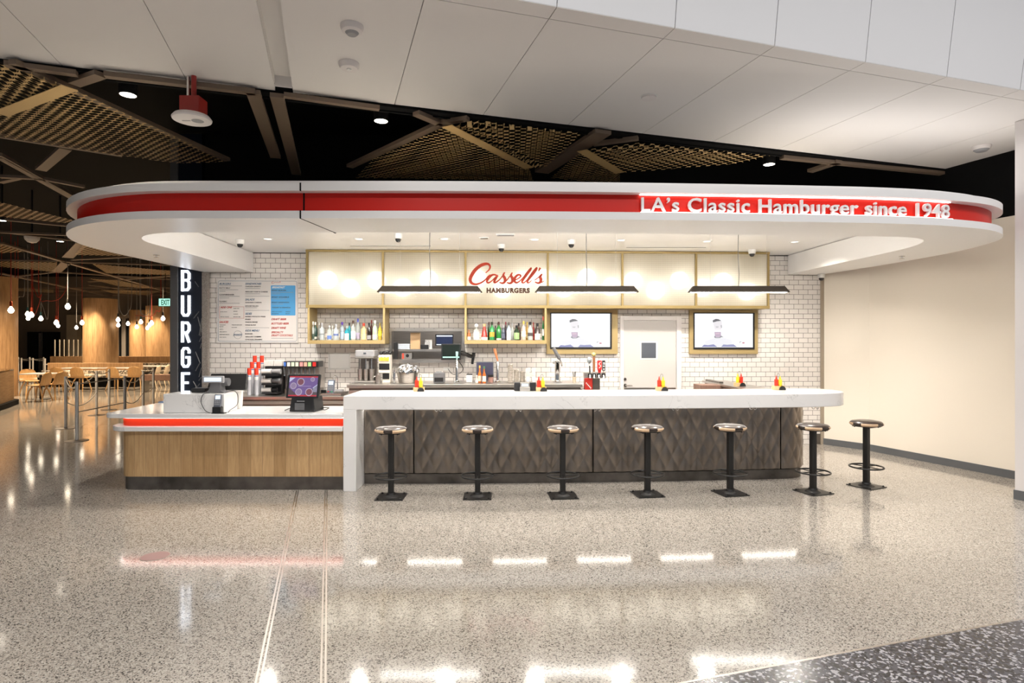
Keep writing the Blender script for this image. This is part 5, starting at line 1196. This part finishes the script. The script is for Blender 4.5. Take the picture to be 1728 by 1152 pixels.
t = thing('floor_cover', 'round steel cover plate with painted pink reflection set flush in the terrazzo', 'floor cover', PZ(262, 938, .0015)); MB().lathe([(.1, -.0014), (.1, .001), (0, .001)], n=36).build('plate', mat('cover_steel_pink_reflection', (.42,.27,.25), .45, .2), t); MB().lathe([(.104, -.0014), (.104, .0005), (.1, .0008)], n=36).build('rim', M['steel_strip'], t)  # pink of the steel plate is a red reflection put into its colour
# vertical glowing sign on the dark pillar
sp_ = thing('vertical_sign', 'tall dark blade sign with white glowing upright letters at the food hall edge', 'sign', (-5.05, 9.3, 0))
T = Matrix.Translation((5.05, -9.3, 0)); SY = 9.22
X = lambda px_, Y=SY: (px_-864)*Y/F
MB(T).box(X(301.5), X(341), SY, SY+.22, 0, 4.9).build('dark_panel', mat('sign_glass', (.010,.013,.022), .25), sp_, False)
MB(T).box(X(288), X(301), SY-.02, SY+.25, 0, 4.9).build('side_post', mat('post_grey', (.16,.155,.15), .4, .5), sp_, False, .005)
MB(T).box(X(341.2), X(351), SY-.01, SY+.05, 0, 2.748).build('stone_edge', M['stone'], sp_, False)
mb = MB(T)
rp = random.Random(5)
for i in range(26):
    x = rp.uniform(X(325), X(339)); z = rp.uniform(.2, 2.7); L = rp.uniform(.06, .22); s_ = rp.choice((-1, 1))*rp.uniform(.4, 1.4)
    mb.tube([(max(X(324), min(X(340), x)), SY-.002, z), (max(X(324), min(X(340), x+L*.4)), SY-.002, z+L*s_)], .006, 4)
mb.build('panel_pattern', mat('panel_pattern', (.10,.10,.10), .4), sp_, False)
def LZ(y): return CAMH+(576-y)*SY/F
def letter(strk, y0, y1):
    xa, xb = X(308.6), X(319.8); za, zb2 = LZ(y1), LZ(y0); mb = MB(T @ Matrix.Translation((0, SY-.005, 0))); wd = .036
    for s_ in strk: mb.ribbon([(xa+(xb-xa)*a, za+.018+(zb2-za-.036)*b) for a, b in s_], wd, .018)
    mb.build('letter', M['burge'], sp_, False)
LB = [[(0,-.07),(0,1.07)], [(0,1),(.75,1),(1,.88),(1,.62),(.8,.52),(0,.52)], [(.75,.52),(1,.4),(1,.12),(.75,0),(0,0)]]
LU = [[(0,1.08),(0,.14),(.25,0),(.75,0),(1,.14),(1,1.08)]]
LR = [[(0,-.08),(0,1.07)], [(0,1),(.75,1),(1,.86),(1,.6),(.75,.46),(0,.46)], [(.5,.46),(1.02,-.08)]]
LG = [[(1,.72),(1,.88),(.75,1),(.25,1),(0,.86),(0,.14),(.25,0),(.75,0),(1,.14),(1,.5),(.5,.5)]]
LE = [[(1.1,1),(0,1),(0,0),(1.1,0)], [(0,.5),(.9,.5)]]
for s_, y0, y1 in ((LB,456,491), (LU,499,534), (LR,542.5,577), (LG,585.5,620), (LE,628,663), (LR,671,705)): letter(s_, y0, y1)
# ------------------------------------------------------------------ food hall at the left
def XY(px_, Y): return (px_-864)*Y/F
for (px_, Y, r, zt, col_) in ((None, 18.0, .62, 3.62, 1), (170, 23.6, .59, 3.36, 1), (272, 27.5, .62, 3.3, 1), (238, 29.2, .5, 3.2, 1)):
    X_ = -15.8 if px_ is None else XY(px_, Y)
    prof = []
    mb = MB()
    mb.lathe([(r, 0), (r, zt), (r*.8, zt)], n=48)
    o = mb.build('column', M['col_wood'], None, kind='structure', loc=(X_, Y, 0))
    lamp('SPOT', 'column_spot', (X_+r*.5, Y-r-.42, zt+.25), 700, (1, .78, .52), .05, angle=1.0, blend=.7, rot=(.05, 0, 0))
    lamp('SPOT', 'column_spot', (X_-r*.55, Y-r-.38, zt+.25), 480, (1, .78, .52), .05, angle=.9, blend=.7, rot=(.05, 0, 0))
for (lx, ly, e) in ((-10.5, 11.5, 95), (-13, 16.5, 130), (-11.5, 21, 150), (-17, 21, 150), (-18, 26, 150), (-13, 27, 110)):
    lamp('SPOT', 'hall_light', (lx, ly, 3.84), e*8, (1, .76, .5), .08, angle=2.5, blend=.8)
# far doors and night windows
def fpx(mb, x0, x1, y0, y1, Y, dep): return mb.box(XY(x0, Y), XY(x1, Y), Y, Y+dep, CAMH+(576-y1)*Y/F, CAMH+(576-y0)*Y/F)
d2 = bpy.data.objects.new('door_2', None); COL.objects.link(d2); d2['kind'] = 'structure'; d2.location = (0, 29.9, 0)
TD = Matrix.Translation((0, -29.9, 0))
MB(TD).box(XY(46, 29.9), XY(72.5, 29.9), 29.9, 29.98, 0, 2.15).build('door_leaf', M['night_glass'], d2, False); MB(TD).box(XY(73, 29.9), XY(100, 29.9), 29.9, 29.98, 0, 2.15).build('door_leaf', M['night_glass'], d2, False)
MB(TD).box(XY(67.5, 29.9), XY(69, 29.9), 29.8, 29.89, 0, 2.1).build('door_pull', M['steel'], d2, False)
w1 = bpy.data.objects.new('window_1', None); COL.objects.link(w1); w1['kind'] = 'structure'; w1.location = (0, 28.9, 0); TD = Matrix.Translation((0, -28.9, 0))
fpx(MB(TD), 197, 300, 536, 640, 28.9, .05).build('window_pane', M['night_glass'], w1, False)
for a, b in ((197, 200), (205, 211.5), (227, 231), (232.5, 235), (247, 250)): fpx(MB(TD), a, b, 536, 620, 28.85, .04).build('window_frame', mat('mullion_grey', (.20,.18,.16), .4), w1, False)
fpx(MB(TD), 195, 300, 531.5, 537, 28.8, .1).build('window_head', mat('head_taupe', (.22,.18,.14), .5), w1, False)
fpx(MB(), 112, 130, 531, 640, 29.7, .2); o = fpx(MB(), 112, 130, 531, 621, 29.6, .3).build('wall_pier', mat('pier_taupe', (.30,.26,.20), .6), None, False, kind='structure')
# curved wood counter at the left edge
t = thing('host_counter', 'long wood counter with grain running lengthwise at the left edge of the food hall', 'counter', (-13.2, 15, 0))
TD = Matrix.Translation((13.2, -15, 0))
cp = crom([(-14.3, 16.0), (-13.65, 15.95), (-13.28, 15.8), (-13.05, 15.4), (-12.65, 14.7), (-12.1, 13.6), (-11.9, 13.2)], 5)+[(-15, 13.2), (-15, 16.0)]
MB(TD).prism(cp, .13, .90).build('wood_front', M['counter_wood'], t); MB(TD).prism(cp, .905, .94).build('counter_top', M['night_glass'], t); MB(TD).prism(offset(cp[:31], .1)+[(-15, 13.25), (-15, 15.9)], 0, .129).build('plinth', M['black'], t)
# booths
def booth(x0, x1, Y, zt, label):
    a, b = XY(x0, Y), XY(x1, Y); t = thing('booth_bench', label, 'booth', ((a+b)/2, Y, 0)); L = (b-a)/2
    MB().box(-L, L, -.06, .06, zt-.27, zt).build('wood_back', M['col_wood'], t, False, .01)
    MB().box(-L+.02, L-.02, -.14, -.062, .42, zt-.28).build('back_cushion', M['mosaic'], t, False, .02)
    MB().box(-L+.02, L-.02, -.58, -.145, .36, .45).build('seat', M['mosaic'], t, False, .03)
    MB().box(-L, L, -.5, .06, 0, .355).build('base', M['black'], t, False); return t
booth(82, 240, 22.2, .87, 'long wood backed booth bench with speckled upholstery before the round column')
booth(86, 292, 25.6, 1.03, 'farther wood backed booth bench behind the round column')
t = thing('side_bench', 'brown wood bench in front of the two pale chairs by the dark pillar', 'bench', (XY(268, 20), 20, 0)); MB().box(-.5, .55, -.2, .2, .36, .56).build('seat', M['brown_wood'], t, False, .01)
for x in (-.44, .48): MB().box(x-.03, x+.03, -.15, .15, 0, .359).build('leg', M['steel'], t, False)
for i, x in enumerate((92.5, 100.5, 108, 116, 124, 131.5, 139)):
    t = thing('partition_rod', '%s slim pale upright rod on the far booth, counted from the black doors' % gd[i], 'rod', (XY(x, 25.6), 25.6, 1.031), 0, 'upright rods on the far booth'); MB().cyl((0,0,0), (0,0,.72), .022, n=8).build('rod', mat('rod_pale', (.5,.46,.38), .5), t)
# tables
def table(x0, x1, Y, label, dp=.62, z=.75):
    a, b = XY(x0, Y), XY(x1, Y); t = thing('dining_table', label, 'table', ((a+b)/2, Y, 0), 0, 'white dining tables'); L = (b-a)/2
    MB().prism(rrect(-L, L, -dp/2, dp/2, .06), z-.03, z).build('tabletop', M['table_white'], t, False); MB().cyl((0,0,.02), (0,0,z-.031), .035, n=12).build('pedestal', M['black_metal'], t); MB().lathe([(.24, 0), (.24, .012), (.05, .03), (.035, .03)], n=24).build('foot', M['black_metal'], t)
table(45, 93, 17.2, 'white dining table nearest the curved wood counter')
table(108, 165, 20.75, 'white dining table at the booth, left of the round column', .55)
table(172, 222, 20.9, 'white dining table at the booth, below the round column', .55)
table(233, 292, 22.6, 'white dining table behind the two pale chairs')
table(80, 128, 24.4, 'far white dining table at the second booth, beside the black doors', .5)
table(196, 226, 24.5, 'far white dining table right of the round column', .5)
# chairs
def make_chair(label, m_):
    t = thing('dining_chair', label, 'chair', (0,0,0), 0, 'moulded plywood dining chairs')
    pr = crom([(-.23, .435), (-.2, .455), (-.05, .44), (.10, .435), (.17, .46), (.215, .53), (.24, .64), (.262, .75), (.275, .81)], 5)
    n_ = len(pr)-1
    def fn(u, v):
        q = pr[round(u*n_)]; s = u
        hw = .235 if s < .62 else .235*math.sqrt(max(.02, 1-((s-.62)/.385)**2.6))
        if s < .12: hw *= .8+.2*math.sqrt(s/.12)
        k_ = (v-.5)*2; curl = .045*k_*k_*(1 if s > .5 else .4)
        return (k_*hw, q[0]-curl*(s > .5), q[1]+curl*.5*(s <= .5))
    MB().grid(fn, n_, 12, .012).build('shell', m_, t)
    for sx in (-1, 1):
        MB().tube([(sx*.12, -.10, .425), (sx*.165, -.16, .30), (sx*.215, -.21, 0)], [.02, .02, .013], 8).build('leg', m_, t)
        MB().tube([(sx*.12, .08, .425), (sx*.165, .14, .30), (sx*.215, .22, 0)], [.02, .02, .013], 8).build('leg', m_, t)
    MB().box(-.13, .13, -.10, .09, .418, .43).build('under_frame', M['black_metal'], t, False); return t
pale = mat('chair_pale', (.78,.64,.48), .35)
c0_ = make_chair('plywood chair in side view nearest the curved wood counter', M['chair_wood']); c0_.location = (XY(66, 16.5), 16.5, 0); c0_.rotation_euler.z = -PI/2+.15
for (x, Y, rz, lab) in ((93, 17.0, -PI/2-.1, 'plywood chair in side view, second from the curved wood counter'), (103, 20.0, PI+.05, 'plywood chair seen from behind, first at the booth from the black doors'),
        (136.5, 20.05, PI, 'plywood chair seen from behind, just left of the round column'), (196, 20.15, PI-.05, 'plywood chair seen from behind below the right side of the round column'), (232, 20.45, PI+.1, 'plywood chair seen from behind nearest the dark pillar'),
        (52, 18.4, PI/2-.5, 'plywood chair across the white table by the curved wood counter'), (135, 24.1, PI-.4, 'far plywood chair half hidden at the second booth')):
    dup(c0_, (XY(x, Y), Y, 0), rz, lab)
pc = make_chair('pale chair in side view by the dark pillar, nearer the round column', pale); pc.location = (XY(257, 21.2), 21.2, 0); pc.rotation_euler.z = -PI/2+.2; pc['group'] = 'pale chairs by the dark pillar'
dup(pc, (XY(272.5, 21.95), 21.95, 0), -PI/2+.2, 'pale chair in side view right beside the dark pillar', 'pale chairs by the dark pillar')
# stanchions and their cables
SP = {'a': (129.7, 9.97), 'b': (111, 11.4), 'c': (163, 13.45), 'd': (184, 14.5), 'e': (210.5, 11.55), 'f': (241.7, 13.6), 'g': (258.8, 15.0),
      'h': (31, 25.5), 'i': (36, 24.3), 'j': (50, 25.5), 'k': (55.5, 24.2), 'l': (73.5, 25.5), 'm': (76, 23.6)}
SL = {'a': 'steel queue post in front, nearest the viewer', 'b': 'second steel queue post from the viewer, left of the front one', 'c': 'steel queue post behind the front pair, first of two toward the order counter', 'd': 'slim steel queue post between the front posts and the order counter edge',
      'e': 'steel queue post rising just behind the order counter corner', 'f': 'steel queue post behind the order counter, middle of three', 'g': 'steel queue post nearest the dark sign pillar',
      'h': 'far steel queue post closest to the left wood column', 'i': 'far steel queue post, second from the left wood column', 'j': 'far steel queue post, third from the left wood column', 'k': 'far steel queue post, fourth from the left wood column', 'l': 'far steel queue post, fifth from the left wood column', 'm': 'far steel queue post, sixth from the left wood column'}
stp = None; SXY = {}
for k_, (x, Y) in SP.items():
    SXY[k_] = Vector((XY(x, Y), Y, 0))
    if stp is None:
        stp = thing('queue_post', SL[k_], 'queue post', SXY[k_], 0, 'steel queue posts in the food hall')
        MB().lathe([(.17, 0), (.17, .006), (.06, .012), (.026, .014)], n=28).build('base', M['steel_dark'], stp); MB().lathe([(.027, .0145), (.027, .985), (.024, .995), (0, .997)], n=20).build('post', M['post_steel'], stp)
    else: dup(stp, SXY[k_], None, SL[k_])
nm_ = {'a': 'front queue post', 'b': 'second queue post', 'c': 'third queue post', 'd': 'slim queue post', 'e': 'post at the order counter corner', 'f': 'post behind the order counter', 'g': 'post by the dark pillar', 'h': 'first far post', 'i': 'second far post', 'j': 'third far post', 'k': 'fourth far post', 'l': 'fifth far post', 'm': 'sixth far post'}
for a, b, zs, sag in (('a','e',(.955,.48),.0), ('b','c',(.955,.5),.16), ('c','d',(.955,),.05), ('e','f',(.93,.5),.12), ('f','g',(.93,.5),.04), ('b','a',(.94,),.1), ('h','j',(.93,),.03), ('i','k',(.93,.5),.03), ('j','l',(.93,),.03), ('k','m',(.93,),.03)):
    for z in zs:
        p, q = SXY[a], SXY[b]; u = (q-p).normalized()*.04; p = p+u; q = q-u
        t = thing('barrier_cable', '%s cable, %s to %s' % ('upper' if z > .7 else 'lower', nm_[a], nm_[b]), 'barrier cable', (p.x, p.y, 0), 0, 'cables between the queue posts')
        MB().tube([tuple((q-p)*(i/12)+Vector((0, 0, z-4*sag*(i/12)*(1-i/12)))) for i in range(13)], .010, 6).build('cable', M['rope'], t)
# bare bulb pendants
bl_ = [(18.5,524,15.5,'r'),(25.5,542,19.5,'r'),(46.5,530.5,20,'t'),(47.5,537.5,23,'t'),(53,532,18,'r'),(69,538,20.5,'t'),(95,545,19.5,'r'),(98,550,25,'r'),(114.5,518,17,'n'),(138.5,545,21,'r'),(129,553,26,'n'),
       (199.3,540,21.5,'n'),(199.6,549,23.5,'n'),(216,546.5,24,'n'),(230.8,552,24,'n'),(237.7,543.5,22.5,'t'),(248.5,554,26.5,'n'),(252.3,549,24,'n'),(255.8,545.5,21,'r'),(275,538,20.5,'n')]
bn = ['red socket bulb closest to the left wood column', 'red socket bulb just under the one closest to the left column', 'teal socket bulb at the top of a three bulb cluster', 'teal socket bulb lowest in the three bulb cluster', 'large red socket bulb in the three bulb cluster', 'lone teal socket bulb with a grey cord above the black doors',
      'red socket bulb above the edge of the black doors', 'small bulb directly behind a red socket bulb by the doors', 'highest hanging bulb with a red cord', 'red socket bulb just left of the round column', 'small lone bulb above the pale wall pier', 'upper bulb of two right beside the round column', 'lower bulb of two right beside the round column', 'small bulb before the dark window, first past the column pair',
      'lowest bulb before the middle of the dark window', 'teal socket bulb before the dark window', 'small lowest bulb of a trio before the far wood column', 'middle bulb of a trio before the far wood column', 'red socket bulb topping the trio before the far wood column', 'bulb below the exit sign']
Sd = {'r': M['sock_red'], 't': M['sock_teal'], 'n': M['black_metal']}
for (x, y, Y, c), lab in zip(bl_, bn):
    p = P(x, y, Y); t = thing('bulb_pendant', lab, 'pendant lamp', p, 0, 'bare bulb pendants in the food hall')
    r = .07
    MB().lathe([(0, -r), (r*.6, -r*.8), (r, 0), (r*.85, r*.6), (r*.42, r*1.3), (r*.36, r*1.6)], n=16).build('bulb', M['bulb'], t)
    MB().lathe([(r*.42, r*1.55), (r*.44, r*3.2), (r*.3, r*3.5), (0, r*3.5)], n=12).build('socket', Sd[c], t)
    MB().cyl((0,0,r*3.5), (0,0,4.951-p.z), .009, n=6).build('cord', M['cord_red'] if c == 'r' else M['cord_grey'], t)
for i, (pts, m_, lab) in enumerate((([(3,505),(14,478),(22,470),(30,480)], 'r', 'red draped cord at the left wood column'), ([(53,478),(64,501),(70,497),(56,528)], 'r', 'red draped cord above the three bulb cluster'), ([(114,474),(107,496),(96,506),(80,507),(66,498)], 'r', 'red draped cord running left of the highest bulb'),
        ([(69,508),(73,520),(81,533)], 'g', 'grey draped cord beside the lone teal bulb'), ([(201,510),(205,528),(211,532),(217,525),(222,508)], 'g', 'grey draped cord, first loop right of the round column'), ([(236,508),(238,527),(248,530),(255,510)], 'g', 'grey draped cord, second loop right of the round column'), ([(228,532),(256,533),(264,524),(271,517)], 'r', 'red draped cord rising to the exit sign'), ([(24,508),(33,500),(41,494)], 'g', 'grey draped cord slanting beside the left column'))):
    Y = 18.5+.3*i if i < 4 else 22
    pp = [P(x, y, Y) for x, y in pts]; pp = [Vector((pp[0].x, pp[0].y, 4.951))]+pp+[Vector((pp[-1].x, pp[-1].y, 4.951))] if i not in (1, 3, 6, 7) else pp+[Vector((pp[-1].x, pp[-1].y, 4.951))]
    t = thing('draped_cord', lab, 'cord', pp[0], 0, 'cords draped below the dark ceiling'); MB(Matrix.Translation(-pp[0])).tube(crom([tuple(q) for q in pp], 6), .011, 6).build('cord', M['cord_red'] if m_ == 'r' else M['cord_grey'], t)
# exit sign
Y = 19.5; ex = thing('exit_sign', 'glowing green exit sign hanging before the dark pillar', 'sign', P(279, 510, Y)); L = 11*Y/F
MB().box(-L, L, -.03, .03, -.14, .14).build('housing', mat('exit_green_case', (.02,.16,.10), .4), ex, False)
MB().box(-L+.02, L-.02, -.034, -.03, -.12, .12).build('panel', em('exit_panel', (.50,.95,.80), 1.1), ex, False)
mb = MB(); mb.text('EXIT', .02, -.085, .24, .004, 'CENTER', off=.006, y=-.036, width=.27); mb.build('lettering', em('exit_text', (.01,.12,.07), 1), ex, False)
MB().cyl((0,0,.14), (0,0,4.951-ex.location.z), .012, n=6).build('rod', M['black_metal'], ex)
# downlights in the dark ceiling
for x, y, lab in ((216, 161, 'bright round downlight left of the hanging white disc'), (643, 205, 'bright round downlight right of the twin beams'), (1298, 278, 'bright round downlight above the lettering'), (3, 372.5, 'downlight at the far left edge among the beams'), (101.5, 407.5, 'small downlight among the beams left of the canopy end')):
    p = PZ(x, y, 3.92); t = thing('ceiling_downlight', lab, 'downlight', p, 0, 'downlights in the dark ceiling'); s_ = .075
    MB().lathe([(s_, .002), (s_, .14), (s_*.9, .14), (s_*.9, .002), (s_, .002)], n=20).build('can', M['black_metal'], t); MB().lathe([(s_*.88, .004), (0, .003)], n=20).build('lens', M['downlight'], t)
    MB().cyl((0,0,.14), (0,0,1.031), .02, n=8).build('stem', M['black_metal'], t)
    lamp('SPOT', 'downlight_spot', (p.x, p.y, p.z-.02), 70, (1, .88, .72), .06, angle=1.9, blend=.7)
t = thing('ceiling_speaker', 'white half round fixture among the beams left of the canopy end', 'speaker', PZ(54, 401, 3.92)); MB().lathe([(0, -.12), (.08, -.1), (.13, -.04), (.14, 0), (.14, .02), (0, .02)], n=24).build('dome', M['offwhite'], t); MB().cyl((0,0,.02), (0,0,1.031), .02, n=8).build('stem', M['black_metal'], t)
fin()
